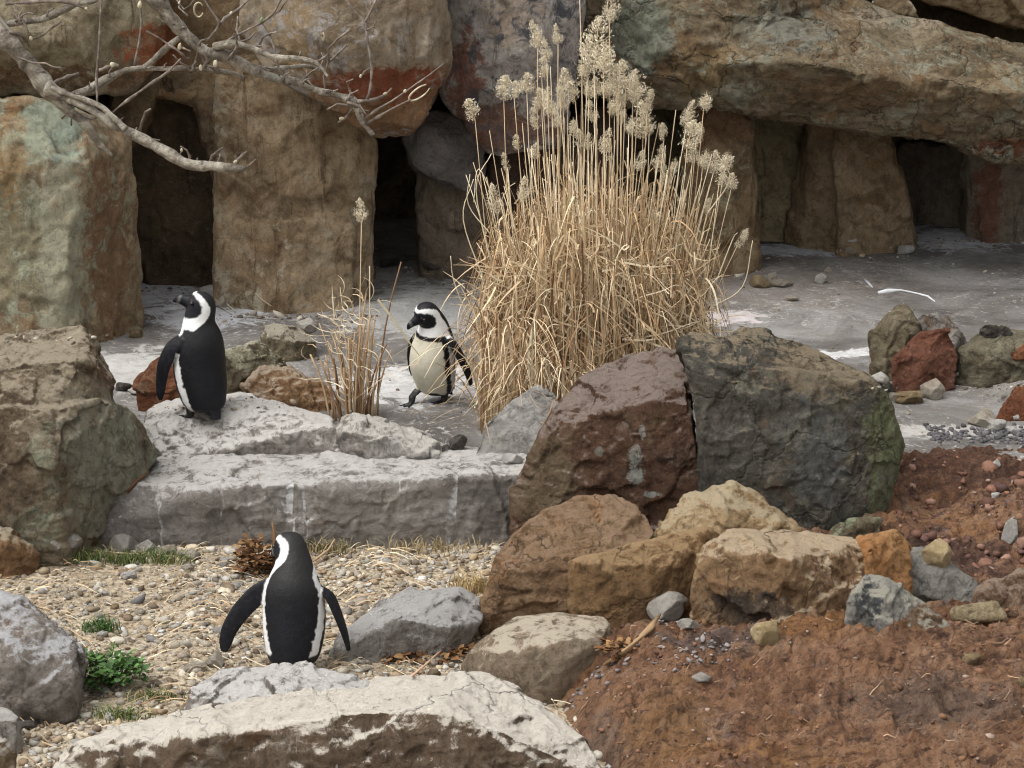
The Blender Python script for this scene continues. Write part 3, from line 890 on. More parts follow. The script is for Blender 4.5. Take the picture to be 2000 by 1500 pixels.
rock('boulder', 'rounded rusty boulder at the left end of the orange rock pile', 'boulder', 10.5,
     [[(938, 1235), (940, 1180), (966, 1085, 0.05), (1000, 1042, 0.1), (1060, 1000, 0.2), (1130, 972, 0.3), (1200, 970, 0.35), (1262, 1002, 0.3), (1284, 1035, 0.2),
       (1250, 1090), (1110, 1110, -0.05), (1110, 1215, -0.08), (1000, 1120, -0.06)]],
     rock_mat('pile_rust', [(0.15, 0.083, 0.043), (0.32, 0.195, 0.105), (0.48, 0.33, 0.20)], seed=32, strata=0.5, sec=((0.36, 0.17, 0.065), 0.3),
              top=((0.36, 0.24, 0.155), 0.7, 1.1), cracks=0.4), thick=0.5, voxel=0.0085, fa=0.02, fs=0.25, na=0.012, sa=0.014, cuts=4, cd=0.02)
rock('boulder', 'flat topped brown block in the front of the orange rock pile', 'boulder', 10.25,
     [[(1110, 1098, -0.08), (1250, 1056, 0.0), (1385, 1030, 0.08), (1412, 1055, 0.1), (1402, 1100, 0.05), (1350, 1172, -0.02), (1230, 1218, -0.08), (1120, 1205, -0.10),
       (1300, 1110, -0.08)]],
     rock_mat('pile_brown', [(0.14, 0.078, 0.036), (0.30, 0.175, 0.08), (0.44, 0.28, 0.14)], seed=33, top=((0.45, 0.30, 0.16), 0.4, 0.8), cracks=0.4),
     thick=0.45, voxel=0.0085, fa=0.013, fs=0.25, na=0.008, cuts=4, cd=0.02)
rock('boulder', 'peaked golden tan rock on top of the orange rock pile', 'boulder', 10.72,
     [[(1268, 1052), (1330, 985, 0.05), (1398, 940, 0.15), (1432, 936, 0.15), (1480, 962, 0.15), (1530, 1008, 0.1), (1580, 1050), (1400, 1070, -0.12), (1420, 990, -0.05)]],
     rock_mat('pile_gold', [(0.27, 0.155, 0.07), (0.50, 0.33, 0.165), (0.66, 0.50, 0.30)], seed=34, sec=((0.36, 0.18, 0.07), 0.3), strata=0.4,
              top=((0.55, 0.45, 0.30), 0.5, 1.0)), thick=0.35, **NEAR)
rock('boulder', 'blocky tan boulder with a pale flat top in the orange rock pile', 'boulder', 10.0,
     [[(1345, 1160), (1365, 1100), (1402, 1048, 0.1), (1430, 1035, 0.2), (1580, 1046, 0.35), (1692, 1064, 0.3), (1695, 1110, 0.2), (1660, 1185, 0.02), (1532, 1092, -0.12),
       (1390, 1078, -0.04), (1365, 1225, -0.02), (1530, 1255, -0.16), (1650, 1245, -0.02)]],
     rock_mat('pile_block', [(0.16, 0.088, 0.042), (0.36, 0.215, 0.11), (0.52, 0.36, 0.205)], seed=35, sec=((0.28, 0.16, 0.085), 0.35), cracks=0.4,
              top=((0.60, 0.47, 0.32), 0.48, 0.92), patches=[pw(1470, 1200, 9.85, 0.18, 0.3, 0.09, (0.06, 0.052, 0.045), 0.9)]),
     thick=0.4, **NEAR)
rock('boulder', 'bright orange squarish rock at the right end of the orange rock pile', 'boulder', 10.2,
     [[(1660, 1055, 0.05), (1752, 1036, 0.15), (1772, 1065, 0.1), (1780, 1150, 0.05), (1720, 1175, -0.06), (1660, 1175, -0.06), (1690, 1070, -0.05)]],
     rock_mat('pile_orange', [(0.28, 0.11, 0.035), (0.48, 0.215, 0.075), (0.60, 0.35, 0.16)], seed=36), thick=0.3, voxel=0.010, fa=0.02, fs=0.2, na=0.01)
rock('boulder', 'smooth rounded grey tan boulder lying in front of the rusty rock', 'boulder', 9.8,
     [[(898, 1295), (915, 1270, 0.03), (960, 1236, 0.08), (1010, 1203, 0.2), (1100, 1200, 0.22), (1180, 1200, 0.2), (1202, 1225, 0.12), (1195, 1262, 0.0), (1050, 1342, -0.1),
       (1000, 1335, -0.1), (920, 1322, -0.05), (1000, 1275, -0.08), (1120, 1255, -0.07)]],
     rock_mat('smooth_tan', [(0.13, 0.092, 0.058), (0.24, 0.18, 0.125), (0.34, 0.275, 0.20)], seed=37, bump=0.6, strata=0.3, top=((0.46, 0.40, 0.31), 0.75, 1.05)),
     thick=0.35, voxel=0.009, fa=0.008, fs=0.3, na=0.014, sm=8, cuts=3, fine=0.003)
rock('boulder', 'blue grey rock with a hollow painted as dark shade set in the red earth mound', 'boulder', 9.62,
     [[(1642, 1230), (1655, 1160), (1690, 1121, 0.1), (1730, 1130, 0.1), (1800, 1175, 0.1), (1890, 1245, 0.12), (1830, 1270), (1660, 1268), (1740, 1200, -0.05)]],
     rock_mat('blue_grey', [(0.11, 0.105, 0.10), (0.24, 0.23, 0.205), (0.37, 0.36, 0.32)], seed=38, top=((0.46, 0.43, 0.35), 0.5, 0.95),
              patches=[pw(1700, 1185, 9.55, 0.05, 0.2, 0.08, (0.05, 0.056, 0.064), 0.95), pw(1810, 1230, 9.6, 0.13, 0.3, 0.08, (0.30, 0.17, 0.085), 0.85)]),  # the near-black patch paints the shade of a hollow; the shape has none
     thick=0.3, **NEAR)
rock('boulder', 'thin grey rock lying behind the orange rock pile on the red earth', 'boulder', 10.35,
     [[(1755, 1165), (1768, 1075, 0.1), (1800, 1064, 0.15), (1852, 1100, 0.12), (1908, 1142, 0.05), (1915, 1185), (1780, 1190)]],
     rock_mat('thin_grey', [(0.20, 0.185, 0.165), (0.31, 0.295, 0.26), (0.43, 0.41, 0.37)], seed=39, sec=((0.22, 0.20, 0.19), 0.3)), thick=0.25, **NEAR)
rock('boulder', 'brown earthy ledge at the right edge behind the mound', 'boulder', 10.2,
     [[(1895, 1190), (1905, 1145, 0.05), (1990, 1110, 0.12), (2120, 1085, 0.1), (2120, 1215)]],
     rock_mat('brown_ledge', [(0.10, 0.055, 0.032), (0.19, 0.11, 0.065), (0.29, 0.19, 0.125)], seed=40, top=((0.36, 0.27, 0.2), 0.5, 0.9)), thick=0.3, **NEAR)
rock('stone', 'thin straw coloured flake of stone lying on the red earth bank', 'stone', 10.05,
     [[(1838, 1192), (1850, 1186, 0.05), (1900, 1190, 0.05), (1950, 1174, 0.08), (1975, 1185, 0.05), (1965, 1208), (1890, 1212, -0.02), (1850, 1208, -0.02)]],
     rock_mat('straw_flake', [(0.28, 0.20, 0.10), (0.42, 0.33, 0.19), (0.52, 0.44, 0.30)], seed=41), thick=0.08, foot=None, voxel=0.008, fa=0.008, fs=0.15, na=0.005)

rock('boulder', 'pointed olive tan rock standing beside the red one on the grey floor', 'boulder', 13.4,
     [[(1696, 650), (1702, 690, -0.03), (1722, 742, -0.05), (1800, 748), (1795, 640), (1765, 596, 0.05), (1742, 598, 0.05), (1770, 660, -0.08)]],
     rock_mat('pointed', OLIVE, seed=42, lichen=((0.38, 0.34, 0.24), 0.5, 9)), thick=0.3, **NEAR)
rock('boulder', 'dark red rock with a level crack on the grey floor at the right', 'boulder', 13.15,
     [[(1735, 750), (1740, 690), (1780, 656, 0.04), (1850, 640, 0.08), (1874, 695, 0.03), (1868, 758), (1800, 770, -0.04), (1810, 700, -0.06)]],
     rock_mat('red_mid', [(0.10, 0.035, 0.022), (0.20, 0.07, 0.04), (0.29, 0.13, 0.08)], seed=43, strata=0.5), thick=0.25, **NEAR)
rock('boulder', 'low grey rock peeping out behind the dark red one', 'boulder', 13.45,
     [[(1780, 640), (1800, 614), (1850, 618), (1880, 648), (1888, 745), (1780, 745), (1850, 690, -0.05)]],
     rock_mat('grey_behind', GREY, seed=44, sec=((0.2, 0.13, 0.08), 0.4)), thick=0.25, **NEAR)
rock('boulder', 'greenish layered rock at the right edge next to the dark red one', 'boulder', 13.25,
     [[(1868, 745), (1875, 680), (1912, 648, 0.1), (2120, 655, 0.1), (2120, 750), (1890, 758, -0.03), (1950, 690, -0.06)]],
     rock_mat('green_layer', [(0.10, 0.085, 0.055), (0.22, 0.19, 0.125), (0.33, 0.30, 0.21)], seed=45, strata=0.6), thick=0.3, sa=0.015, **NEAR)
rock('stone', 'small dark knob of stone perched on the greenish layered rock', 'stone', 13.3,
     [[(1912, 660), (1920, 636), (1962, 634), (1985, 655), (1960, 668)]], rock_mat('knob', DARK, seed=46, top=((0.3, 0.26, 0.2), 0.5, 0.9)),
     thick=0.12, foot=None, voxel=0.009, fa=0.015, fs=0.1, na=0.01)
rock('stone', 'red flake of stone on the right end of the greenish layered rock', 'stone', 13.15,
     [[(1965, 690), (2000, 668), (2080, 665), (2080, 700), (1990, 705)]], rock_mat('red_flake', RUST, seed=47),
     thick=0.12, foot=None, voxel=0.009, fa=0.015, fs=0.1, na=0.01)
rock('flat_stone', 'wide flat grey stone on the floor at the right edge', 'flat stone', 12.95,
     [[(1880, 795), (1900, 762, 0.15), (1980, 735, 0.25), (2120, 735, 0.25), (2120, 815), (1960, 812, -0.03)]],
     rock_mat('flat_right', GREY, seed=48, top=((0.40, 0.37, 0.34), 0.4, 0.9)), thick=0.15, **NEAR)
rock('stone', 'rusty red stone in front of the wide flat stone at the right edge', 'stone', 12.7,
     [[(1940, 800), (1955, 772, 0.03), (1990, 756, 0.06), (2080, 755, 0.06), (2080, 820), (1960, 815, -0.02)]], rock_mat('red_right', RUST, seed=49),
     thick=0.15, voxel=0.01, fa=0.015, fs=0.12, na=0.01)

# ------------------------------------------------------------------ rocks in the foreground
rock('rock_slab', 'huge slab across the bottom with a bright whitened top and brown front', 'rock slab', 8.8,
     [[(95, 1520, 0.0), (135, 1470, 0.02), (180, 1445, 0.05), (250, 1418, 0.2), (450, 1370, 0.3), (640, 1342, 0.38), (720, 1390, 0.0), (450, 1436, -0.02), (450, 1600, 0.02),
       (110, 1600, 0.0), (720, 1600, 0.0)],
      [(440, 1438, -0.02), (460, 1370, 0.3), (650, 1340, 0.38), (850, 1332, 0.42), (940, 1316, 0.45), (1010, 1335, 0.42), (1070, 1385, 0.3), (1142, 1450, 0.15), (1200, 1530, 0.0),
       (700, 1392, 0.0), (850, 1388, 0.0), (975, 1425, -0.03), (1045, 1530, -0.05), (1130, 1620, -0.05), (440, 1620, 0.0)]],
     rock_mat('front_slab', [(0.115, 0.075, 0.048), (0.20, 0.14, 0.095), (0.32, 0.245, 0.175)], seed=50, top=((0.90, 0.83, 0.72), 0.36, 0.74), strata=0.35,
              drip=((0.55, 0.5, 0.45), 1.0), lichen=((0.36, 0.31, 0.25), 0.5, 9), cracks=0.35), thick=0.5, sa=0.010, voxel=0.009, fa=0.022, fs=0.3, na=0.012)
rock('boulder', 'low whitish grey boulder between the near penguin and the bottom slab', 'boulder', 9.28,
     [[(345, 1395), (372, 1348, 0.05), (440, 1310, 0.15), (530, 1296, 0.25), (600, 1301, 0.25), (720, 1335, 0.2), (700, 1365), (640, 1385, -0.02), (500, 1400, -0.05), (480, 1350, -0.02)]],
     rock_mat('low_white', GREY, seed=51, top=((0.80, 0.77, 0.73), 0.45, 0.9), strata=0.4), thick=0.25, sa=0.010, **NEAR)
rock('boulder', 'grey boulder with white droppings cut off by the left edge above the green plant', 'boulder', 9.65,
     [[(-160, 1160, 0.25), (0, 1157, 0.25), (50, 1173, 0.2), (110, 1215, 0.12), (165, 1270, 0.08), (172, 1298, 0.0), (122, 1365, -0.12), (40, 1380, -0.14), (-160, 1380, -0.14),
       (0, 1270, -0.12)]],
     rock_mat('left_front', [(0.15, 0.122, 0.10), (0.27, 0.232, 0.195), (0.39, 0.35, 0.31)], seed=52, top=((0.62, 0.61, 0.62), 0.65, 1.05), lichen=((0.55, 0.54, 0.55), 0.25, 7)),
     thick=0.4, **NEAR)
rock('flat_stone', 'flat light grey stone with a dark undercut front beside the near penguin', 'flat stone', 10.25,
     [[(640, 1272, 0), (655, 1240, 0.08), (720, 1192, 0.25), (800, 1150, 0.4), (900, 1148, 0.42), (950, 1180, 0.35), (945, 1212, 0.15), (880, 1226, -0.02), (770, 1208, -0.08),
       (650, 1285, -0.04), (725, 1285, -0.06), (880, 1240, 0.0)]],
     rock_mat('flat_front', [(0.21, 0.19, 0.165), (0.36, 0.335, 0.30), (0.48, 0.455, 0.42)], seed=53, top=((0.60, 0.58, 0.56), 0.45, 0.85)), thick=0.2, voxel=0.0085, fa=0.012, fs=0.3, na=0.008, cuts=4, cd=0.02)
rock('boulder', 'angular tan rock at the left edge above the gravel', 'boulder', 11.3,
     [[(-160, 1020, 0.1), (0, 1020, 0.1), (30, 1030, 0.08), (82, 1072, 0.08), (62, 1096, 0.0), (18, 1112, -0.04), (-160, 1112, -0.04), (20, 1060, -0.03)]],
     rock_mat('tan_edge', ORANGE, seed=54, top=((0.52, 0.44, 0.32), 0.5, 0.9)), thick=0.2, **NEAR)
rock('flat_stone', 'pale flat stone in the lower left corner below the grey boulder', 'flat stone', 9.25,
     [[(-120, 1385, 0.1), (0, 1380, 0.1), (50, 1390, 0.06), (30, 1405), (-120, 1408)]], rock_mat('pale_flat', GREY, seed=55, top=((0.55, 0.53, 0.49), 0.3, 0.8)),
     thick=0.12, voxel=0.01, fa=0.01, fs=0.1, na=0.01)
rock('flat_stone', 'pale flat stone by the left edge beside the bottom slab', 'flat stone', 8.95,
     [[(-120, 1440, 0.1), (0, 1435, 0.1), (30, 1445, 0.05), (20, 1460), (-120, 1465)]], rock_mat('pale_flat2', TAN, seed=56, top=((0.58, 0.54, 0.48), 0.3, 0.8)),
     thick=0.12, voxel=0.01, fa=0.01, fs=0.1, na=0.01)
# ------------------------------------------------------------------ small stones lying about
def stone_mesh(seed, sub=3, fac=0.25, cuts=0):
    bm = bmesh.new()
    bmesh.ops.create_icosphere(bm, subdivisions=sub, radius=0.5)
    me = bpy.data.meshes.new('stone')
    bm.to_mesh(me)
    bm.free()
    co = coords(me)
    n = co / np.linalg.norm(co, axis=1)[:, None]
    h = fac * facets(n * 1.15 + seed * 3.3, seed) + 0.10 * fbm(n * 1.2 + seed, 3, seed)
    co = co * (1 + h)[:, None]
    if cuts:
        co = plane_cuts(co, cuts, 0.20, np.random.RandomState(seed))
    co = (co - (co.max(0) + co.min(0)) / 2) / (co.max(0) - co.min(0))
    if sub > 2:
        co = co + n * (0.02 * fbm(n * 7, 3, seed + 2))[:, None]
    setco(me, co)
    me.polygons.foreach_set('use_smooth', [sub > 1] * len(me.polygons))
    return me


ST = {'white': rock_mat('stone_white', [(0.50, 0.47, 0.42), (0.70, 0.67, 0.61), (0.80, 0.78, 0.73)], seed=60, scale=4, grain=0.3),
      'pale': rock_mat('stone_pale', [(0.36, 0.30, 0.23), (0.54, 0.47, 0.37), (0.68, 0.61, 0.51)], seed=61, scale=4, grain=0.4),
      'tan': rock_mat('stone_tan', [(0.18, 0.12, 0.06), (0.36, 0.26, 0.14), (0.50, 0.40, 0.25)], seed=62, scale=4, grain=0.5),
      'yellow': rock_mat('stone_yellow', [(0.48, 0.34, 0.16), (0.70, 0.53, 0.29), (0.80, 0.66, 0.42)], seed=63, scale=4, grain=0.4),
      'grey': rock_mat('stone_grey', [(0.36, 0.33, 0.285), (0.54, 0.50, 0.44), (0.66, 0.62, 0.56)], seed=64, scale=4, grain=0.4),
      'dark': rock_mat('stone_dark', [(0.05, 0.042, 0.036), (0.11, 0.095, 0.08), (0.19, 0.17, 0.15)], seed=65, scale=4)}
STONES = [
    (1657, 488, 32, 20, 'pale', 'small pale stone on the grey floor under the leaning slab'),
    (1771, 489, 34, 20, 'white', 'whitish stone on the floor in front of the far right cave'),
    (1663, 470, 26, 10, 'white', 'tiny white flake right against the foot of the leaning slab'),
    (1484, 552, 44, 26, 'tan', 'blocky orange tan stone on the grey floor right of the reeds'),
    (1524, 556, 54, 13, 'pale', 'long thin pale flake beside the blocky orange tan stone'),
    (1508, 543, 20, 22, 'pale', 'crumbly pale bit standing between the tan stone and the thin flake'),
    (1604, 545, 26, 20, 'white', 'small white stone with a dark underside alone on the grey floor'),
    (1617, 527, 16, 12, 'pale', 'tiny pale pebble just behind the small white stone on the floor'),
    (1546, 584, 30, 10, 'pale', 'flat pale flake on the grey floor below the thin flake'),
    (1720, 741, 34, 24, 'white', 'bright white stone at the left foot of the dark red rock'),
    (1737, 758, 22, 22, 'dark', 'dark pebble tucked under the bright white stone'),
    (1822, 763, 50, 42, 'pale', 'pale angular stone in front of the dark red rock'),
    (1775, 780, 62, 24, 'tan', 'low tan stone between the white stone and the pale angular one'),
    (1740, 776, 26, 16, 'pale', 'little pale stone at the end of the low tan stone'),
    (1920, 820, 58, 36, 'pale', 'rounded pale stone on the floor near the right edge above the dark gravel'),
    (1949, 832, 38, 26, 'white', 'white stone touching the rounded pale stone'),
    (1985, 816, 20, 14, 'white', 'small white stone below the rusty stone at the right edge'),
    (1976, 1040, 40, 52, 'white', 'upright white stone on the red slope at the right edge'),
    (1832, 1086, 62, 56, 'yellow', 'golden tan stone perched on the red slope behind the thin grey rock'),
    (1495, 1240, 56, 50, 'yellow', 'small wedge shaped yellow stone in front of the blocky tan boulder'),
    (1303, 1188, 76, 54, 'grey', 'round light grey stone wedged under the flat topped brown block'),
    (1945, 906, 22, 14, 'white', 'small white stone on the upper red slope'),
    (1945, 968, 18, 12, 'white', 'tiny white stone half way down the red slope'),
    (1560, 870, 1, 1, None, ''),
    (1000, 898, 46, 20, 'white', 'white stone at the foot of the upright flat pale grey stone'),
    (598, 637, 46, 28, 'grey', 'small grey stone behind the angular two toned stone'),
    (263, 653, 28, 18, 'tan', 'small tan stone by the foot of the mint streaked pillar'),
    (408, 572, 50, 26, 'white', 'whitish crumbly stone at the mouth of the left cave'),
    (432, 590, 26, 24, 'pale', 'ragged pale chip in front of the whitish crumbly stone'),
    (240, 757, 34, 18, 'dark', 'dark stone beside the big weathered boulder near the red rock'),
    (266, 766, 36, 14, 'white', 'white chip lying next to the dark stone by the weathered boulder'),
    (240, 1066, 60, 40, 'grey', 'grey squarish stone under the left end of the ledge'),
    (283, 1074, 44, 32, 'grey', 'second grey squarish stone at the foot of the ledge'),
    (325, 1080, 40, 26, 'pale', 'low pale stone right of the two grey squarish stones'),
    (140, 1058, 44, 26, 'grey', 'grey stone at the base of the big weathered boulder'),
    (105, 1062, 36, 28, 'grey', 'grey stone between the angular tan rock and the weathered boulder'),
    (186, 1060, 36, 20, 'tan', 'tan stone at the left foot of the ledge'),
    (373, 1086, 36, 24, 'pale', 'rounded pale stone on the gravel near the middle of the ledge'),
    (440, 1100, 30, 22, 'white', 'white stone on the gravel left of the clump of dead leaves'),
    (365, 1110, 28, 16, 'pale', 'flat pale pebble just below the rounded pale stone'),
    (250, 1126, 32, 16, 'white', 'white pebble below the strip of grass'),
    (380, 1305, 46, 20, 'pale', 'flat pale stone on the gravel left of the near penguin feet'),
    (418, 1290, 40, 34, 'pale', 'tilted pale stone with a dark underside left of the near penguin'),
    (1893, 1290, 50, 22, 'tan', 'thin tan flake sticking out of the red mound'),
    (1370, 1327, 40, 18, 'grey', 'small grey stone bedded in the red earth right of the smooth boulder'),
    (1345, 1222, 46, 22, 'grey', 'crumbly grey stone below the round light grey stone'),
    (1995, 1335, 24, 22, 'tan', 'tan stone at the right edge in the red mound'),
    (1540, 845, 1, 1, None, ''),
    (895, 865, 36, 30, 'dark', 'dark brown stone at the foot of the reeds'),
    (1795, 640, 1, 1, None, ''),
    (760, 515, 40, 16, 'dark', 'dark stone at the mouth of the middle cave'),
    (850, 520, 60, 26, 'dark', 'dark lump of stone in the shade of the middle cave'),
    (1140, 1140, 1, 1, None, ''),
    (10, 1345, 1, 1, None, ''),
    (50, 1420, 40, 18, 'dark', 'dark wet stone between the two pale flat stones at the left edge'),
]
_sm = [stone_mesh(70 + k, 4, 0.16, 14) for k in range(7)]
for k, (cx, cy, w, h, key, lab) in enumerate(STONES):
    if not key:
        continue
    g = pick(cx, cy + h * 0.45)
    d = (g - CAM).length / FPX
    me = _sm[k % 7].copy()
    me.materials.append(ST[key])
    o = bpy.data.objects.new('stone', me)
    COL.objects.link(o)
    hz = h * d * 0.98
    o.scale = (w * d, w * d * 0.8, hz * 1.15)
    o.location = (g.x, g.y + w * d * 0.3, g.z + hz * 0.40)
    o.rotation_euler = (0, 0, rnd.uniform(-0.5, 0.5))
    tag(o, lab, 'stone')

# ------------------------------------------------------------------ gravel
def vcol_material(name, attr, rough=0.8, spec=0.25, noise=60, amt=0.4, trans=0.0):
    t = NT(name)
    a = t.n('ShaderNodeAttribute')
    a.attribute_name = attr
    c = t.mix(t.mr(t.noise(noise, 4, 0.7), 0.4, 0.7, 0, amt), a.outputs['Color'], t.mix(0.6, a.outputs['Color'], (0.04, 0.03, 0.02)))
    return finish(t, c, rough, spec)


def put_colors(me, cols, name='tint'):
    at = me.attributes.new(name, 'FLOAT_COLOR', 'POINT')
    a = np.column_stack([cols, np.ones(len(cols))]).astype(np.float32)
    at.data.foreach_set('color', a.ravel())


PEB = np.array([(0.60, 0.53, 0.42), (0.70, 0.65, 0.55), (0.50, 0.41, 0.29), (0.40, 0.30, 0.20), (0.38, 0.34, 0.29), (0.56, 0.46, 0.31), (0.24, 0.17, 0.11),
                (0.66, 0.58, 0.45), (0.74, 0.70, 0.62), (0.48, 0.43, 0.37)])
m_peb = vcol_material('pebbles', 'tint', 0.75, 0.3, 70, 0.5)


def scatter(name, base, n, pos, size, mat, cols, flat=(0.45, 0.8), kind='stuff', label=None, cat=None):
    bv = [coords(b) for b in base]
    bf = []
    for b in base:
        bf.append(np.array([p.vertices[:] for p in b.polygons]))
    V, F, C, off = [], [], [], 0
    for i in range(n):
        k = i % len(base)
        s = size[i]
        v = bv[k] * np.array((s * RS.uniform(0.8, 1.35), s * RS.uniform(0.7, 1.1), s * RS.uniform(*flat)))
        a = RS.uniform(0, 6.28)
        b = RS.normal(0, 0.25)
        v[:, 2] += v[:, 0] * math.tan(max(-0.6, min(0.6, b)))
        R = np.array(((math.cos(a), -math.sin(a), 0), (math.sin(a), math.cos(a), 0), (0, 0, 1)))
        V.append(v @ R.T + pos[i])
        F.append(bf[k] + off)
        C.append(np.repeat(cols[i][None], len(v), 0))
        off += len(v)
    V, F, C = np.concatenate(V), np.concatenate(F), np.concatenate(C)
    me = bpy.data.meshes.new(name)
    me.vertices.add(len(V))
    me.vertices.foreach_set('co', V.astype(np.float32).ravel())
    me.loops.add(F.size)
    me.loops.foreach_set('vertex_index', F.astype(np.int32).ravel())
    me.polygons.add(len(F))
    me.polygons.foreach_set('loop_start', np.arange(0, F.size, 3, dtype=np.int32))
    me.polygons.foreach_set('loop_total', np.full(len(F), 3, dtype=np.int32))
    me.polygons.foreach_set('use_smooth', [True] * len(F))
    me.update()
    put_colors(me, C)
    me.materials.append(mat)
    o = bpy.data.objects.new(name, me)
    COL.objects.link(o)
    tag(o, label, cat, None, kind)
    return o


def pebble_cols(n, k=0.16):
    c = PEB[RS.randint(0, len(PEB), n)] * 0.70 * RS.uniform(0.6, 1.35, (n, 1)) * (1 + RS.normal(0, k * 0.5, (n, 1)) * np.array((1.0, 0.6, 0.0)))
    return np.clip(c, 0.02, 0.8)


_pm = [stone_mesh(90 + k, 2, 0.22, 6) if k % 2 else stone_mesh(90 + k, 1, 0.3) for k in range(6)]
n = 23000
px_ = RS.uniform(-2.7, 0.5, n)
py_ = RS.uniform(8.4, 11.9, n)
dens = fbm(np.column_stack([px_ * 1.6, py_ * 1.6, 0 * px_]), 3, 77)
keep = dens + RS.uniform(-0.5, 0.5, n) > -0.28
px_, py_ = px_[keep], py_[keep]
n = len(px_)
sz = np.clip(RS.lognormal(math.log(0.0155), 0.52, n), 0.008, 0.065)
pz = z_gravel(px_, py_) + sz * 0.12
scatter('gravel', _pm, n, np.column_stack([px_, py_, pz]), sz, m_peb, pebble_cols(n))
# crumbs on the red bank and on the grey floor
n = 2600
bx, by = RS.uniform(0.15, 2.6, n), RS.uniform(8.3, 12.3, n)
bz = z_bank(bx, by)
ok = bz > 0.03
bx, by, bz = bx[ok], by[ok], bz[ok]
n = len(bx)
sz = np.clip(RS.lognormal(math.log(0.011), 0.5, n), 0.005, 0.04)
cc = np.array([(0.15, 0.07, 0.04), (0.22, 0.11, 0.065), (0.10, 0.05, 0.035), (0.30, 0.22, 0.17), (0.20, 0.10, 0.05)])[RS.randint(0, 5, n)] * RS.uniform(0.7, 1.2, (n, 1))
scatter('earth_crumbs', _pm, n, np.column_stack([bx, by, bz]), sz, m_peb, cc, (0.6, 1.0))
n = 900
bx, by = RS.uniform(-2.8, 3.2, n), RS.uniform(12.1, 16.6, n)
sz = np.clip(RS.lognormal(math.log(0.012), 0.5, n), 0.006, 0.035)
scatter('floor_grit', _pm, n, np.column_stack([bx, by, z_floor(bx, by) + sz * 0.1]), sz, m_peb, pebble_cols(n) * 0.8, (0.4, 0.8))
n = 220
bx, by = RS.uniform(1.45, 2.7, n), RS.uniform(10.5, 11.95, n)
sz = np.clip(RS.lognormal(math.log(0.030), 0.5, n), 0.012, 0.10)
scatter('earth_clods', [stone_mesh(140 + k, 2, 0.4, 8) for k in range(4)], n, np.column_stack([bx, by, z_bank(bx, by) + sz * 0.05]), sz, m_peb,
        np.array([(0.14, 0.065, 0.045), (0.20, 0.10, 0.065), (0.10, 0.05, 0.04), (0.26, 0.15, 0.11)])[RS.randint(0, 4, n)] * RS.uniform(0.7, 1.2, (n, 1)), (0.5, 0.9))
# grey crumbs washed into the hollows of the bank
n = 240
c_ = [gpt(1400, 1290, 0.2), gpt(1330, 1225, 0.2), gpt(1360, 1330, 0.18), gpt(1180, 1330, 0.1)]
k_ = RS.randint(0, 4, n)
bx = np.array([c_[q][0] for q in k_]) + RS.normal(0, 0.07, n)
by = np.array([c_[q][1] for q in k_]) + RS.normal(0, 0.06, n)
sz = RS.uniform(0.006, 0.026, n)
scatter('grey_crumbs', _pm, n, np.column_stack([bx, by, z_bank(bx, by) + 0.003]), sz, m_peb, np.array([[0.17, 0.15, 0.145]]) * RS.uniform(0.4, 1.8, (n, 1)), (0.4, 0.9))
# dark gravel at the right edge
n = 500
bx, by = RS.uniform(2.05, 3.2, n), RS.normal(12.42, 0.07, n)
sz = RS.uniform(0.012, 0.035, n)
scatter('dark_gravel', _pm, n, np.column_stack([bx, by, np.maximum(z_floor(bx, by), z_bank(bx, by)) + 0.003]), sz, m_peb,
        np.repeat(np.array([[0.09, 0.085, 0.09]]), n, 0) * RS.uniform(0.5, 1.6, (n, 1)), (0.5, 0.9))
# rubble and dirt along the feet of the cliff and of the big rocks
FEET = [((0, 225), 652, 60), ((225, 420), 560, 40), ((415, 745), 614, 110), ((745, 930), 520, 60), ((1395, 1490), 526, 50), ((1535, 1795), 476, 80), ((1795, 2000), 464, 50),
        ((1695, 1890), 752, 50), ((1880, 2000), 752, 30), ((500, 620), 692, 25), ((280, 440), 790, 30), ((440, 640), 775, 30)]
pp, ss, cc = [], [], []
for (xa, xb), yy, nn in FEET:
    for _ in range(nn):
        g = pick(rnd.uniform(xa, xb), yy + abs(rnd.gauss(0, 9)) + 2)
        s_ = min(0.06, 0.011 * math.exp(rnd.gauss(0, 0.65)))
        pp.append((g.x, g.y + 0.01, g.z + s_ * 0.1))
        ss.append(s_)
        cc.append(np.array([(0.30, 0.24, 0.17), (0.16, 0.12, 0.085), (0.42, 0.38, 0.32), (0.10, 0.08, 0.06)][rnd.randrange(4)]) * rnd.uniform(0.7, 1.3))
scatter('rubble', _pm, len(pp), np.array(pp), np.array(ss), m_peb, np.array(cc), (0.4, 0.9))
# the larger pebbles, one by one
_bm = []
for k in range(6):
    me = stone_mesh(120 + k, 2, 0.16)
    me.materials.append(ST[['white', 'pale', 'tan', 'pale', 'grey', 'white'][k]])
    _bm.append(me)
for k in range(100):
    x, y = rnd.uniform(-2.35, 0.15), rnd.uniform(8.9, 11.6)
    s = rnd.uniform(0.025, 0.050)
    o = bpy.data.objects.new('pebble', _bm[k % 6])
    COL.objects.link(o)
    o.scale = (s * rnd.uniform(0.9, 1.4), s, s * rnd.uniform(0.45, 0.75))
    o.rotation_euler = (rnd.uniform(-0.3, 0.3), rnd.uniform(-0.3, 0.3), rnd.uniform(0, 6.28))
    o.location = (x, y, float(z_gravel(np.array([x]), np.array([y]))[0]) + s * 0.2)
    zone = 'near the foot of the ledge' if y > 10.8 else ('in the middle of the gravel' if y > 9.9 else 'near the bottom slab')
    cn = ['white', 'pale cream', 'tan', 'pale cream', 'grey', 'white'][k % 6]
    tag(o, 'larger %s pebble lying loose %s' % (cn, zone), 'pebble', 'larger %s pebbles %s' % (cn, zone))

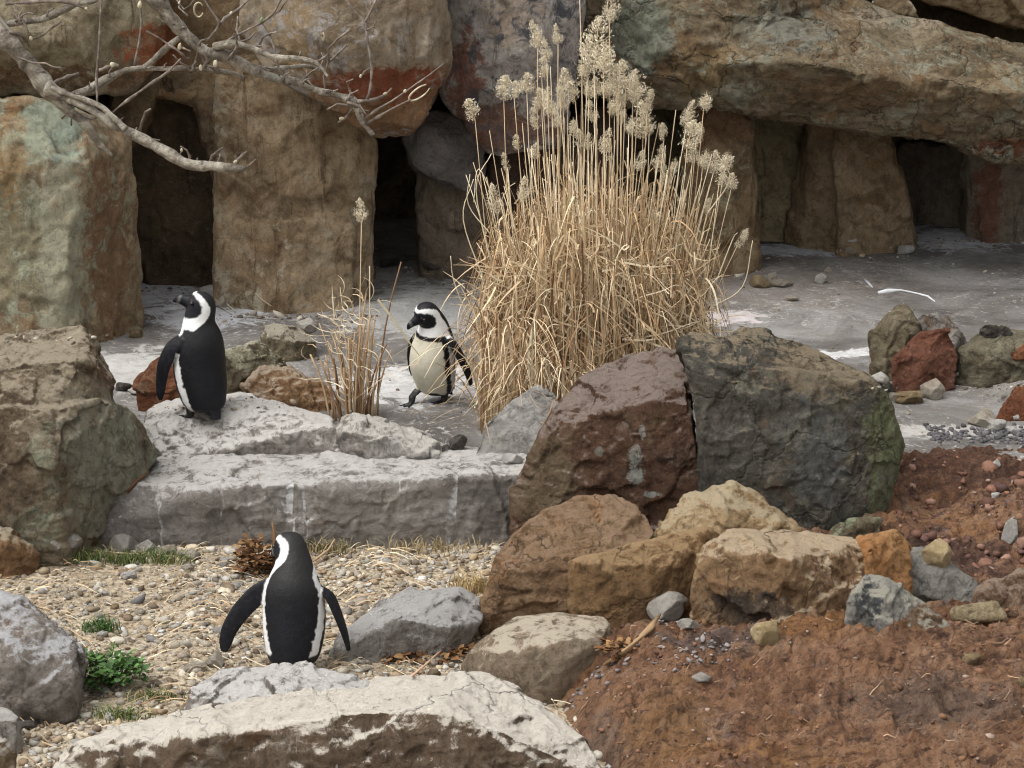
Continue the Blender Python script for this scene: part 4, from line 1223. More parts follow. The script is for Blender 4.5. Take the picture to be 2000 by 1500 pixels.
# ------------------------------------------------------------------ penguins
def loft(bm, rings):
    vs = [[bm.verts.new(p) for p in r] for r in rings]
    n = len(rings[0])
    for a, b in zip(vs, vs[1:]):
        for i in range(n):
            bm.faces.new((a[i], a[(i + 1) % n], b[(i + 1) % n], b[i]))
    bm.faces.new(list(reversed(vs[0])))
    bm.faces.new(vs[-1])


def catmull(pts, k):
    p = np.array(pts, float)
    q = np.vstack([2 * p[0] - p[1], p, 2 * p[-1] - p[-2]])
    out = []
    for i in range(1, len(q) - 2):
        for t in np.linspace(0, 1, k, endpoint=False):
            a, b, c, d = q[i - 1], q[i], q[i + 1], q[i + 2]
            out.append(0.5 * (2 * b + (c - a) * t + (2 * a - 5 * b + 4 * c - d) * t * t + (3 * b - a - 3 * c + d) * t ** 3))
    out.append(p[-1])
    return np.array(out)


# x, z, half width, half depth of the body from rump to crown
BODY = [(-0.040, 0.040, 0.020, 0.022), (-0.036, 0.047, 0.070, 0.070), (-0.030, 0.068, 0.098, 0.098), (-0.020, 0.10, 0.112, 0.111), (-0.008, 0.15, 0.123, 0.122),
        (0.004, 0.21, 0.128, 0.128), (0.008, 0.27, 0.127, 0.125), (0.004, 0.32, 0.122, 0.118), (-0.002, 0.365, 0.112, 0.108), (-0.004, 0.405, 0.098, 0.095),
        (-0.002, 0.44, 0.084, 0.083), (0.002, 0.47, 0.073, 0.075), (0.008, 0.50, 0.066, 0.072), (0.014, 0.53, 0.062, 0.070), (0.018, 0.556, 0.054, 0.062),
        (0.020, 0.574, 0.041, 0.048), (0.020, 0.585, 0.022, 0.026), (0.020, 0.588, 0.008, 0.009)]
BLACK = np.array((0.0055, 0.006, 0.009))
SLATE = np.array((0.020, 0.019, 0.018))
WHITEF = np.array((0.74, 0.74, 0.73))


def rotY(p, c, a, w):
    """pitch about the y axis through c, nose up for positive a, weight w per vertex"""
    ca, sa = np.cos(a * w), np.sin(a * w)
    x, z = p[:, 0] - c[0], p[:, 2] - c[2]
    p[:, 0] = c[0] + ca * x - sa * z
    p[:, 2] = c[2] + sa * x + ca * z


def rotZ(p, c, a, w):
    ca, sa = np.cos(a * w), np.sin(a * w)
    x, y = p[:, 0] - c[0], p[:, 1] - c[1]
    p[:, 0] = c[0] + ca * x - sa * y
    p[:, 1] = c[1] + sa * x + ca * y


def rotX(p, c, a, w):
    ca, sa = np.cos(a * w), np.sin(a * w)
    y, z = p[:, 1] - c[1], p[:, 2] - c[2]
    p[:, 1] = c[1] + ca * y - sa * z
    p[:, 2] = c[2] + sa * y + ca * z


m_feather = NT('penguin_feathers')
_a = m_feather.n('ShaderNodeAttribute')
_a.attribute_name = 'tint'
_tc = m_feather.n('ShaderNodeTexCoord')
_oc = _tc.outputs['Object']
_c = m_feather.mix(m_feather.mr(m_feather.noise(28, 6, 0.7, vec=_oc), 0.4, 0.7, 0, 0.5), _a.outputs['Color'],
                   m_feather.mix(0.2, _a.outputs['Color'], (0.04, 0.036, 0.032)))
_nr = m_feather.bump(m_feather.noise(1.0, 4, 0.7, vec=m_feather.scl(_oc, (170, 170, 60))), 0.3, 0.004)
_nr = m_feather.bump(m_feather.noise(24, 5, 0.65, vec=_oc), 0.3, 0.014, _nr)
m_feather = finish(m_feather, _c, 0.55, 0.25, _nr)
m_eye = NT('penguin_eye')
m_eye = finish(m_eye, (0.006, 0.004, 0.004), 0.1, 0.6)


def penguin(label, loc, heading, S, lf, rf, yaw=0, pitch=0, lean=0, roll=0, phb=((0.1, 110), (0.4, 110)), belly=WHITEF, feet=((0.0, 0), (0.0, 0)),
            back=BLACK, mott=0.0, hunch=0.0, slim=1.0):
    """lf, rf: flipper paths [(x, y, z, width)], chord direction; feet: (forward offset, turn) for left and right"""
    bm = bmesh.new()
    prof = catmull(BODY, 5)
    rings = []
    for x, z, ry, rx in prof:
        rx, ry = rx * slim, ry * slim
        rings.append([(x + rx * math.cos(a), ry * math.sin(a), z) for a in np.linspace(0, 2 * math.pi, 40, endpoint=False)])
    loft(bm, rings)
    # beak: deep at the base, hooked at the tip
    bk = catmull([(0.045, 0.524, 0.034, 0.040), (0.075, 0.521, 0.025, 0.031), (0.098, 0.519, 0.018, 0.0235), (0.120, 0.516, 0.013, 0.0205),
                  (0.136, 0.510, 0.010, 0.016), (0.144, 0.501, 0.005, 0.008)], 4)
    loft(bm, [[(x, w * math.cos(a), z + h * math.sin(a)) for a in np.linspace(0, 2 * math.pi, 16, endpoint=False)] for x, z, w, h in bk])
    # brow and cheek
    hull_bm(bm, [(-0.105, s * 0.022, 0.030) for s in (-1, 1)] + [(-0.135, s * 0.020, 0.018) for s in (-1, 1)] + [(-0.045, s * 0.05, 0.10) for s in (-1, 1)] +
            [(-0.10, s * 0.045, 0.115) for s in (-1, 1)] + [(-0.03, s * 0.04, 0.06) for s in (-1, 1)])
    flips = []
    for path, ch in (lf, rf):
        q = catmull([p for p in path], 6)
        ch = np.array(ch, float)
        rr = []
        for i in range(len(q)):
            t = q[min(i + 1, len(q) - 1), :3] - q[max(i - 1, 0), :3]
            t /= np.linalg.norm(t)
            c = ch - t * (ch @ t)
            c /= np.linalg.norm(c)
            nn = np.cross(t, c)
            w = q[i, 3] / 2
            th = 0.011 - 0.004 * i / len(q)
            rr.append([tuple(q[i, :3] + c * w * math.cos(a) + nn * th * math.sin(a)) for a in np.linspace(0, 2 * math.pi, 16, endpoint=False)])
        loft(bm, rr)
        flips.append(q)
    fx = []
    for (fo, tu), s in zip(feet, (1, -1)):
        c0 = np.array((0.015 + fo, s * 0.047, 0))
        R = np.array(((math.cos(tu), -math.sin(tu), 0), (math.sin(tu), math.cos(tu), 0), (0, 0, 1)))

        def T(p):
            return tuple(c0 + R @ np.array(p))
        loft(bm, [[T((x - fo * (0.9 if z > 0.05 else 0) + r * math.cos(a), r * math.sin(a), z)) for a in np.linspace(0, 2 * math.pi, 12, endpoint=False)]
                  for x, z, r in ((-0.005, 0.12, 0.038), (-0.005, 0.08, 0.030), (0.0, 0.045, 0.020), (0.004, 0.012, 0.017))])
        for ang in (-0.38, 0.0, 0.38):        # three toes, each ending in a claw
            dx, dy = math.cos(ang), math.sin(ang)
            hull_bm(bm, [T((0.0, -0.012, 0)), T((0.0, 0.012, 0)), T((0, 0, 0.022)), T((0.075 * dx + 0.006 * dy, 0.075 * dy - 0.006 * dx, 0.002)),
                         T((0.075 * dx - 0.006 * dy, 0.075 * dy + 0.006 * dx, 0.002)), T((0.072 * dx, 0.072 * dy, 0.012)), T((0.092 * dx, 0.092 * dy, 0.001))])
        hull_bm(bm, [T((-0.006, 0, 0)), T((-0.004, 0, 0.012)), T((0.062, 0.026, 0.001)), T((0.066, 0, 0.001)), T((0.062, -0.026, 0.001)), T((0.055, 0.02, 0.007)), T((0.055, -0.02, 0.007))])
        fx.append(c0)
    me = remesh(bm, 'body', 0.0045)
    e = edges(me)
    co = lap(coords(me), e, 3)
    x, y, z = co.T
    xc = np.interp(z, [b[1] for b in BODY], [b[0] for b in BODY])
    nse = fbm(co * 70, 3, 3)
    phi = np.degrees(np.abs(np.arctan2(y, x - xc))) + 7.0 * nse
    zz = z + 0.004 * nse
    col = np.repeat(belly[None], len(co), 0)
    pb = np.interp(z, [a for a, b in phb], [b for a, b in phb])
    col[(phi > pb - 24) & (zz > 0.07)] = WHITEF
    band = (phi > pb - 42) & (phi < pb - 24) & (zz < 0.407)
    chest = (zz > 0.385) & (zz < 0.410) & (phi < pb - 24)
    col[band | chest] = BLACK
    hi = zz >= 0.410
    col[hi] = WHITEF
    bk_ = (phi > pb) & (zz < 0.43)
    B = np.interp(zz, [0.41, 0.45, 0.49, 0.52, 0.545, 0.565, 0.578, 0.590], [-0.046, -0.042, -0.036, -0.036, -0.026, 0.000, 0.030, 0.2])
    bk_ |= (zz >= 0.43) & (x < B + 0.002 * nse)
    shade = back[None] * (1 + mott * (fbm(co * 9, 3, 8)[:, None] + 0.3))
    top = sstep(z, 0.26, 0.42)[:, None] * mott
    shade = np.clip(shade * (1 - top) + SLATE[None] * top, 0.006, 0.2)
    col[bk_] = shade[bk_]
    F = np.interp(zz, [0.458, 0.468, 0.482, 0.510, 0.538, 0.556, 0.566, 0.574], [0.12, 0.034, 0.008, -0.002, 0.004, 0.028, 0.056, 0.2])
    mask = (zz > 0.458) & (x > F + 0.002 * nse)
    col[mask] = BLACK
    beak = x > 0.082
    col[beak & (z > 0.47)] = BLACK * 1.2
    col[beak & (z > 0.47) & (x > 0.112) & (x < 0.126)] = (0.10, 0.095, 0.09)
    pk = np.minimum(np.linalg.norm(co - np.array((0.066, 0.040, 0.542)), axis=1), np.linalg.norm(co - np.array((0.066, -0.040, 0.542)), axis=1)) < 0.008
    col[pk] = (0.06, 0.038, 0.04)
    low = (z < 0.075) & ((z < 0.052) | (np.minimum(np.abs(y - 0.047), np.abs(y + 0.047)) < 0.026) & (x > -0.03))
    col[low] = np.where(nse[low][:, None] > 0.35, np.array((0.12, 0.11, 0.105)), np.array((0.022, 0.021, 0.022)))
    tail = (x < -0.06) & (z < 0.10)
    col[tail] = BLACK
    for q in flips:
        d = np.full(len(co), 9.0)
        wq = np.full(len(co), 0.05)
        for p in q:
            dd = np.linalg.norm(co - p[:3], axis=1)
            m = dd < d
            d[m] = dd[m]
            wq[m] = p[3] / 2 + 0.004
        rr = np.hypot((x - xc), y)
        Rb = np.interp(z, [b[1] for b in BODY], [b[2] for b in BODY])
        on = (d < wq + 0.003) & (rr > Rb + 0.006)
        inner = on & (nse > 0.25)
        col[on] = BLACK
        col[inner] = BLACK * 2.2
    col = lap(col, e, 1, 0.6)
    put_colors(me, col)
    ey = [np.array([(0.055, s * 0.0500, 0.533)]) for s in (1, -1)]

    def pose(p):
        w = sstep(p[:, 2], 0.40, 0.50)
        rotZ(p, (0.0, 0, 0), math.radians(yaw), w)
        ax = math.radians(yaw)
        # pitch about the axis of the turned head
        q = p.copy()
        rotZ(q, (0, 0, 0), -ax, np.ones(len(p)))
        rotY(q, (-0.005, 0, 0.46), math.radians(pitch), sstep(q[:, 2], 0.41, 0.51))
        rotZ(q, (0, 0, 0), ax, np.ones(len(p)))
        rotY(q, (0, 0, 0.36), math.radians(-hunch), sstep(q[:, 2], 0.32, 0.44))
        wl = sstep(q[:, 2], 0.02, 0.16)
        rotY(q, (0, 0, 0.05), math.radians(-lean), wl)
        rotX(q, (0, 0, 0.05), math.radians(roll), wl)
        return q
    co = pose(co)
    setco(me, co * S)
    me.materials.clear()
    me.materials.append(m_feather)
    me.polygons.foreach_set('use_smooth', [True] * len(me.polygons))
    root = empty('penguin', loc)
    root.rotation_euler = (0, 0, math.radians(heading))
    tag(root, label, 'penguin', 'black and white penguins in the enclosure')
    o = bpy.data.objects.new('body', me)
    COL.objects.link(o)
    o.parent = root
    for p in ey:
        q = pose(p.copy())[0] * S
        bm = bmesh.new()
        bmesh.ops.create_uvsphere(bm, u_segments=14, v_segments=10, radius=0.0085 * S)
        em = bpy.data.meshes.new('eye')
        bm.to_mesh(em)
        bm.free()
        em.materials.append(m_eye)
        em.polygons.foreach_set('use_smooth', [True] * len(em.polygons))
        eo = bpy.data.objects.new('eye', em)
        COL.objects.link(eo)
        eo.location = q
        eo.parent = root
    return root


f1 = pick(388, 816)
penguin('penguin standing on the whitened slab at the left, facing left with its beak raised', f1 + Vector((0.01, 0.02, -0.004)), 130, 1.07,
        ([(0.0, 0.095, 0.395, 0.05), (0.035, 0.128, 0.34, 0.082), (0.068, 0.150, 0.26, 0.080), (0.084, 0.156, 0.18, 0.068), (0.088, 0.160, 0.12, 0.050), (0.084, 0.161, 0.09, 0.022)], (1, 0.25, 0)),
        ([(0.0, -0.095, 0.395, 0.05), (0.03, -0.125, 0.34, 0.07), (0.06, -0.140, 0.26, 0.066), (0.085, -0.145, 0.18, 0.055), (0.095, -0.148, 0.12, 0.035)], (1, -0.25, 0)),
        yaw=46, pitch=20, lean=-2, phb=((0.08, 112), (0.25, 100), (0.36, 84), (0.45, 80)), slim=0.94, mott=0.35)
f2 = pick(836, 790)
penguin('penguin walking out beside the reeds with its buff belly towards the camera', f2 + Vector((0.02, 0.05, -0.004)), 226, 0.97,
        ([(-0.01, 0.095, 0.395, 0.05), (-0.03, 0.135, 0.34, 0.075), (-0.06, 0.165, 0.26, 0.07), (-0.09, 0.18, 0.18, 0.055), (-0.10, 0.185, 0.13, 0.03)], (1, 0.3, 0)),
        ([(0.0, -0.095, 0.385, 0.05), (0.01, -0.130, 0.33, 0.072), (0.015, -0.150, 0.25, 0.068), (0.01, -0.150, 0.16, 0.052), (0.004, -0.145, 0.11, 0.026)], (1, 0.1, 0)),
        yaw=-16, pitch=-16, lean=5, roll=-8, phb=((0.08, 125), (0.25, 122), (0.40, 112)), belly=np.array((0.58, 0.545, 0.43)), feet=((-0.06, -0.1), (0.085, 0.15)), hunch=6, slim=0.93)
f3 = P(576, 1312, Yg(1312, -0.012))
penguin('penguin in front, seen from behind with its flippers held out', f3, 86, 1.0,
        ([(0.0, 0.090, 0.375, 0.06), (-0.005, 0.150, 0.325, 0.085), (-0.01, 0.215, 0.255, 0.082), (-0.015, 0.262, 0.18, 0.070), (-0.018, 0.280, 0.12, 0.055), (-0.02, 0.286, 0.085, 0.026)], (0, 0.8, 0.6)),
        ([(0.0, -0.090, 0.365, 0.05), (0.0, -0.145, 0.325, 0.075), (-0.005, -0.18, 0.25, 0.07), (-0.01, -0.208, 0.17, 0.055), (-0.012, -0.225, 0.10, 0.026)], (1, -0.35, 0)),
        yaw=46, pitch=-10, lean=3, phb=((0.06, 136), (0.15, 134), (0.28, 120), (0.36, 112), (0.40, 118)), mott=0.8, hunch=10)
# ------------------------------------------------------------------ reeds
def tube(V, F, pts, rad, k=5, C=None, col=None):
    """append a tapered tube through pts to the lists"""
    pts = np.asarray(pts, float)
    off = len(V)
    ref = np.array((0.3, 1.0, 0.2))
    for i, p in enumerate(pts):
        t = pts[min(i + 1, len(pts) - 1)] - pts[max(i - 1, 0)]
        t = t / (np.linalg.norm(t) + 1e-9)
        u = np.cross(t, ref)
        u /= np.linalg.norm(u) + 1e-9
        w = np.cross(t, u)
        r = rad[i] if hasattr(rad, '__len__') else rad
        for a in range(k):
            q = 2 * math.pi * a / k
            V.append(p + r * (u * math.cos(q) + w * math.sin(q)))
            if C is not None:
                C.append(col)
    for i in range(len(pts) - 1):
        for a in range(k):
            b = (a + 1) % k
            F.append((off + i * k + a, off + i * k + b, off + (i + 1) * k + b, off + (i + 1) * k + a))
    F.append(tuple(off + a for a in range(k))[::-1])
    F.append(tuple(off + (len(pts) - 1) * k + a for a in range(k)))


def ribbon(V, F, C, pts, wid, col, side):
    off = len(V)
    n = len(pts)
    for i, p in enumerate(pts):
        w = wid * (1 - 0.85 * (i / (n - 1)) ** 2)
        s = side * w * 0.5
        V.append(p - s)
        V.append(p + s)
        C.append(col)
        C.append(col)
    for i in range(n - 1):
        F.append((off + 2 * i, off + 2 * i + 1, off + 2 * i + 3, off + 2 * i + 2))


m_straw = vcol_material('dry_reed', 'tint', 0.7, 0.25, 30, 0.35)
REED = np.array([(0.58, 0.43, 0.265), (0.67, 0.53, 0.345), (0.46, 0.305, 0.17), (0.76, 0.65, 0.46), (0.60, 0.44, 0.265), (0.28, 0.165, 0.09)])


def plume_mesh(seed):
    """fluffy seed head one unit tall: small spikelets all round an axis"""
    r = np.random.RandomState(seed)
    V, F, C = [], [], []
    tube(V, F, [(0, 0, -0.05), (0, 0, 0.5), (0, 0, 0.95)], [0.02, 0.016, 0.008], 4, C, np.array((0.5, 0.38, 0.22)))
    lobes = [(r.uniform(0.05, 0.95), r.uniform(0, 6.283), r.uniform(0.5, 1.0)) for _ in range(9)]
    for i in range(900):
        lz, la, lw = lobes[i % 9]
        z = np.clip(lz + r.normal(0, 0.10), 0, 1)
        env = 0.34 * math.sin(math.pi * min(1, z * 0.82 + 0.17)) ** 0.7 + 0.03
        a = la + r.normal(0, 1.0)
        rr = env * lw * math.sqrt(r.uniform(0.02, 1))
        t = np.array((rr * math.cos(a), rr * math.sin(a), z + r.uniform(-0.02, 0.06))) + r.normal(0, 0.02, 3)
        b = t - np.array((0.05 * math.cos(a), 0.05 * math.sin(a), 0.055)) - r.normal(0, 0.035, 3)
        d = np.cross(t - b, r.normal(size=3))
        d = d / np.linalg.norm(d) * r.uniform(0.004, 0.014)
        m = (b + t) / 2
        o = len(V)
        V.extend([b, m + d, t, m - d])
        c = np.array((0.80, 0.71, 0.54)) * r.uniform(0.75, 1.15)
        C.extend([c] * 4)
        F.append((o, o + 1, o + 2, o + 3))
    me = bpy.data.meshes.new('seed_head')
    me.from_pydata([tuple(v) for v in V], [], F)
    me.update()
    put_colors(me, np.clip(np.array(C), 0, 0.85))
    me.materials.append(m_straw)
    return me


PLUMES = [plume_mesh(200 + k) for k in range(7)]


def part_mesh(name, V, F, C, parent, mat=m_straw, origin=None, smooth=True):
    V = np.array(V)
    if origin is not None:
        V = V - np.array(origin)
    o = mesh_obj(name, V, F, mat, parent, smooth)
    if C is not None:
        put_colors(o.data, np.array(C))
    return o


def stalk_with_head(root, base, top, hl, hw, bend=0.03, rad=0.0035):
    b, t = np.array(base), np.array(top)
    side = np.array((rnd.uniform(-1, 1), rnd.uniform(-1, 1), 0)) * bend
    pts = [b + (t - b) * s + side * math.sin(math.pi * s) for s in np.linspace(0, 1, 8)]
    V, F, C = [], [], []
    c = REED[rnd.choice([1, 1, 3, 4])] * rnd.uniform(0.85, 1.1)
    tube(V, F, pts, np.linspace(rad, rad * 0.55, 8), 5, C, c)
    st = part_mesh('stalk', V, F, C, root, origin=root.location)
    if hl:
        h = bpy.data.objects.new('seed_head', PLUMES[rnd.randrange(7)])
        COL.objects.link(h)
        h.parent = st
        h.location = Vector(pts[-1]) - root.location
        d = Vector(pts[-1] - pts[-2]).normalized() + Vector((rnd.uniform(-0.25, 0.25), rnd.uniform(-0.2, 0.2), 0))
        h.rotation_euler = d.to_track_quat('Z', 'Y').to_euler()
        h.scale = (hw / 0.6, hw / 0.6, hl)
    return st


CX, CY = 0.42, 13.12
reeds = empty('reed_clump', (CX, CY, drop(CX, CY)))
tag(reeds, 'tall dense clump of dry straw coloured reeds with feathery seed heads in the middle', 'reeds')
HEADS = [(1190, 40, 62, 24), (1160, 125, 95, 44), (1178, 150, 80, 36), (1147, 150, 60, 24), (1050, 95, 60, 22), (1090, 85, 42, 16), (1068, 115, 40, 18), (928, 235, 46, 30),
         (984, 196, 50, 32), (1004, 190, 34, 20), (1029, 182, 42, 26), (1058, 150, 42, 22), (1058, 215, 46, 26), (1078, 225, 60, 24), (1050, 250, 44, 18), (1096, 190, 44, 18),
         (1110, 178, 48, 24), (1124, 200, 44, 26), (1136, 165, 44, 20), (1150, 190, 40, 20), (1180, 190, 46, 28), (1205, 178, 52, 34), (1222, 170, 56, 32), (1246, 190, 60, 34),
         (1236, 200, 50, 22), (1256, 265, 74, 36), (1268, 255, 56, 24), (1180, 300, 52, 20), (1192, 310, 40, 16), (1296, 275, 38, 18), (1340, 250, 62, 22), (1374, 215, 42, 24),
         (1342, 285, 54, 32), (1352, 320, 50, 22), (1416, 330, 44, 24), (1394, 335, 46, 22), (1372, 330, 46, 20), (1404, 360, 40, 20), (1284, 330, 56, 20), (1300, 360, 44, 16),
         (1312, 340, 40, 16), (1440, 480, 42, 16), (970, 415, 60, 22), (1022, 390, 48, 20), (1044, 310, 34, 18), (1012, 290, 30, 16), (1130, 285, 34, 16), (1120, 265, 40, 16),
         (1212, 240, 48, 18), (1228, 262, 40, 16), (1160, 235, 44, 18), (1090, 250, 40, 16), (1330, 400, 36, 14), (1380, 420, 36, 14), (1276, 430, 34, 12), (1428, 370, 36, 18),
         (1150, 290, 34, 14), (1200, 225, 40, 22), (1215, 205, 48, 24), (1360, 275, 40, 18), (990, 330, 36, 14), (1245, 330, 40, 16), (1320, 215, 1, 1), (1165, 195, 46, 22),
         (1264, 215, 44, 20), (1100, 215, 40, 18)]
for (hx, hy, hl, hw) in HEADS:
    u = (hx - 1170) / 270.0
    y = CY + rnd.uniform(-0.38, 0.38) * math.sqrt(max(0.05, 1 - min(1, u * u)))
    t = P(hx, hy, y)
    bx = CX + (t.x - CX) * rnd.uniform(0.55, 0.8) + rnd.uniform(-0.03, 0.03)
    by = y + rnd.uniform(-0.1, 0.1)
    k = 13.6 / FPX
    stalk_with_head(reeds, (bx, by, float(z_floor(np.array([bx]), np.array([by]))[0]) - 0.02), t, hl * k * 0.9, hw * k * 1.4)
for (hx, hy) in [(1132, -10), (956, 255), (1075, 130), (1240, 300), (1300, 300), (1210, 120), (1020, 240)]:
    t = P(hx, hy, CY + rnd.uniform(-0.3, 0.3))
    bx = CX + (t.x - CX) * 0.7
    stalk_with_head(reeds, (bx, t.y, 0.3), t, 0, 0)

# the bent, broken and curling leaf blades of the clump
V, F, C = [], [], []


def clump_blades(n, kind):
    for _ in range(n):
        a, q = rnd.uniform(0, 6.283), math.sqrt(rnd.random())
        bx, by = CX + (0.50 if kind != 'curl' else 0.54) * q * math.cos(a), CY + 0.50 * q * math.sin(a)
        z0 = 0.30
        u = (bx - CX) / 0.6
        top = 1.26 * (1 - 0.34 * u * u) * rnd.uniform(0.8, 1.06)
        col = REED[rnd.randrange(6)] * rnd.uniform(0.75, 1.15)
        out = np.array((math.cos(a), math.sin(a), 0)) * q
        side = np.array((rnd.uniform(-1, 1), rnd.uniform(-0.6, 0.6), rnd.uniform(-0.2, 0.2)))
        side /= np.linalg.norm(side)
        if kind != 'curl':
            col = col * np.array((0.88, 0.83, 0.76))
        if kind == 'up':
            L = top * rnd.uniform(0.55, 1.05)
            lean = out * rnd.uniform(0.0, 0.22) + np.array((rnd.gauss(0, 0.07), rnd.gauss(0, 0.07), 0))
            pts = [np.array((bx, by, z0)) + np.array((0, 0, L)) * s + lean * s * s * L + 0.02 * np.array((math.sin(5 * s + a), math.cos(4 * s + a), 0)) for s in np.linspace(0, 1, 7)]
            ribbon(V, F, C, pts, rnd.uniform(0.005, 0.009), col, side)
        elif kind == 'arch':
            L = top * rnd.uniform(0.35, 0.95)
            dirv = out + np.array((rnd.gauss(0, 0.5), rnd.gauss(0, 0.5), 0))
            dirv = dirv / (np.linalg.norm(dirv) + 1e-6) * rnd.uniform(0.04, 0.30)
            dr = rnd.uniform(0.1, 0.7) * L
            pts = []
            for s in np.linspace(0, 1, 9):
                zz_ = L * (1 - (1 - min(1, s / 0.6)) ** 2) - (dr * ((s - 0.6) / 0.4) ** 1.6 if s > 0.6 else 0)
                pts.append(np.array((bx, by, z0 + max(0.01, zz_))) + dirv * s ** 1.4)
            ribbon(V, F, C, pts, rnd.uniform(0.006, 0.011), col, side)
        else:       # curls hanging in the lower and outer part
            h0 = top * rnd.random() ** 1.4 * 0.85
            p = np.array((bx, by, z0 + h0)) + out * rnd.uniform(0, 0.10)
            ang, dang = rnd.uniform(0, 6.283), rnd.choice((-1, 1)) * rnd.uniform(0.15, 0.85)
            hd = np.array((rnd.gauss(0, 1), rnd.gauss(0, 0.6), 0))
            hd /= np.linalg.norm(hd)
            pts = []
            st_ = rnd.uniform(0.016, 0.036)
            for s in range(11):
                pts.append(p.copy())
                p = p + st_ * (hd * math.cos(ang) + np.array((0, 0, math.sin(ang)))) + np.array((0, 0, -0.004 * s))
                p[2] = max(p[2], z0 + 0.02)
                ang += dang * rnd.uniform(0.3, 1.2)
            ribbon(V, F, C, pts, rnd.uniform(0.007, 0.013), REED[rnd.choice([0, 1, 1, 3, 4, 2, 5, 0])] * rnd.uniform(0.75, 1.2), side)


clump_blades(900, 'up')
clump_blades(1300, 'arch')
clump_blades(3400, 'curl')
# broken leaves lying criss-cross over the outside of the clump
for _ in range(520):
    a, q = rnd.uniform(math.pi * 1.0, math.pi * 2.0), rnd.uniform(0.75, 1.12)
    p = np.array((CX + 0.50 * q * math.cos(a), CY + 0.46 * q * math.sin(a), 0.30 + rnd.uniform(0.04, 1.0) * (1 - 0.45 * abs(math.cos(a)) ** 2)))
    hd = np.array((rnd.choice((-1, 1)) * rnd.uniform(0.3, 1.0), rnd.uniform(-0.25, 0.15), rnd.uniform(-0.9, 1.0)))
    hd /= np.linalg.norm(hd)
    L, dr = rnd.uniform(0.12, 0.42), rnd.uniform(0.0, 0.5)
    pts = [p + hd * L * s + np.array((0, 0, -dr * L * s * s)) + 0.012 * np.array((math.sin(6 * s + a), 0, math.cos(5 * s + q))) for s in np.linspace(0, 1, 8)]
    pts = [np.array((v[0], v[1], max(v[2], 0.31))) for v in pts]
    ribbon(V, F, C, pts, rnd.uniform(0.006, 0.011), REED[rnd.choice([1, 3, 3, 4, 0])] * rnd.uniform(0.85, 1.2), np.array((0.3, 0.1, 0.95)))
# stray bent stems round the outline
for (x0, y0, x1, y1, x2, y2) in [(950, 560, 905, 430, 925, 350), (960, 520, 930, 370, 960, 300), (940, 640, 900, 560, 885, 545), (1395, 560, 1430, 470, 1440, 455), (1390, 600, 1450, 560, 1470, 470),
                                 (960, 460, 915, 400, 918, 340), (1380, 420, 1425, 350, 1400, 300), (945, 690, 890, 560, 880, 500), (970, 400, 935, 330, 925, 395)]:
    yy = CY - 0.15
    pts = catmull([np.array(P(x0, y0, yy)), np.array(P(x1, y1, yy)), np.array(P(x2, y2, yy - 0.03))], 5)
    tube(V, F, pts, np.linspace(0.0036, 0.002, len(pts)), 4, C, REED[3])
for _ in range(150):
    a, q = rnd.uniform(0, 6.283), math.sqrt(rnd.random())
    bx, by = CX + 0.5 * q * math.cos(a), CY + 0.45 * q * math.sin(a)
    L = rnd.uniform(0.9, 1.45) * (1 - 0.3 * ((bx - CX) / 0.6) ** 2)
    ln = np.array(((bx - CX) * 0.35 + rnd.gauss(0, 0.05), rnd.gauss(0, 0.05), 0))
    pts = [np.array((bx, by, 0.3)) + np.array((0, 0, L)) * s + ln * s * s for s in np.linspace(0, 1, 6)]
    tube(V, F, pts, np.linspace(0.0036, 0.002, 6), 4, C, REED[rnd.choice([1, 3, 3, 4])] * rnd.uniform(0.8, 1.1))
# blades spilling forward and to the left over the ledge stones
for _ in range(260):
    bx, by = rnd.uniform(-0.16, 0.30), rnd.uniform(12.40, 12.75)
    L = rnd.uniform(0.15, 0.75) * (1.0 if bx < 0.1 else 0.7)
    dirv = np.array((rnd.gauss(0.0, 0.11), rnd.gauss(-0.10, 0.10), 0))
    pts = [np.array((bx, by, 0.30 + max(0.0, L * (1 - (1 - s * 1.5) ** 2) * 0.9))) + dirv * s * (1 + s) for s in np.linspace(0, 1, 9)]
    sd_ = np.array((1.0, rnd.uniform(-0.5, 0.5), 0))
    ribbon(V, F, C, pts, rnd.uniform(0.006, 0.010), REED[rnd.randrange(6)] * rnd.uniform(0.75, 1.15), sd_)
lb = part_mesh('leaf_blades', V, F, C, reeds, origin=reeds.location)
tag(lb, kind='stuff')

# the thin tuft left of the walking penguin
tx, ty = P(690, 822, Yg(822, 0.32)).x, Yg(822, 0.32)
tuft = empty('reed_tuft', (tx, ty, drop(tx, ty)))
tag(tuft, 'thin tuft of cut brown reed stems with one tall flowering stalk beside the walking penguin', 'reeds')
for k in range(46):
    bx, by = tx + rnd.gauss(0, 0.055), ty + rnd.gauss(0, 0.06)
    L = rnd.uniform(0.15, 0.50) * (1 if k % 6 else 1.6)
    ln = np.array(((bx - tx) * 0.8 + rnd.gauss(0, 0.05), rnd.gauss(0, 0.05), 0))
    pts = [np.array((bx, by, tuft.location.z - 0.03)) + np.array((0, 0, L + 0.03)) * s + ln * s * s for s in np.linspace(0, 1, 6)]
    V, F, C = [], [], []
    dk = np.array([(0.20, 0.115, 0.06), (0.30, 0.185, 0.10), (0.42, 0.29, 0.17)])[rnd.randrange(3)]
    tube(V, F, pts, np.linspace(0.006, 0.004, 6) * rnd.uniform(0.7, 1.2), 5, C, dk)
    part_mesh('stem', V, F, C, tuft, origin=tuft.location)
stalk_with_head(tuft, (tx + 0.02, ty, 0.3), P(706, 430, ty), 0.11, 0.07, 0.012, 0.004)
stalk_with_head(tuft, (tx + 0.05, ty, 0.3), P(722, 520, ty), 0, 0, 0.012, 0.004)
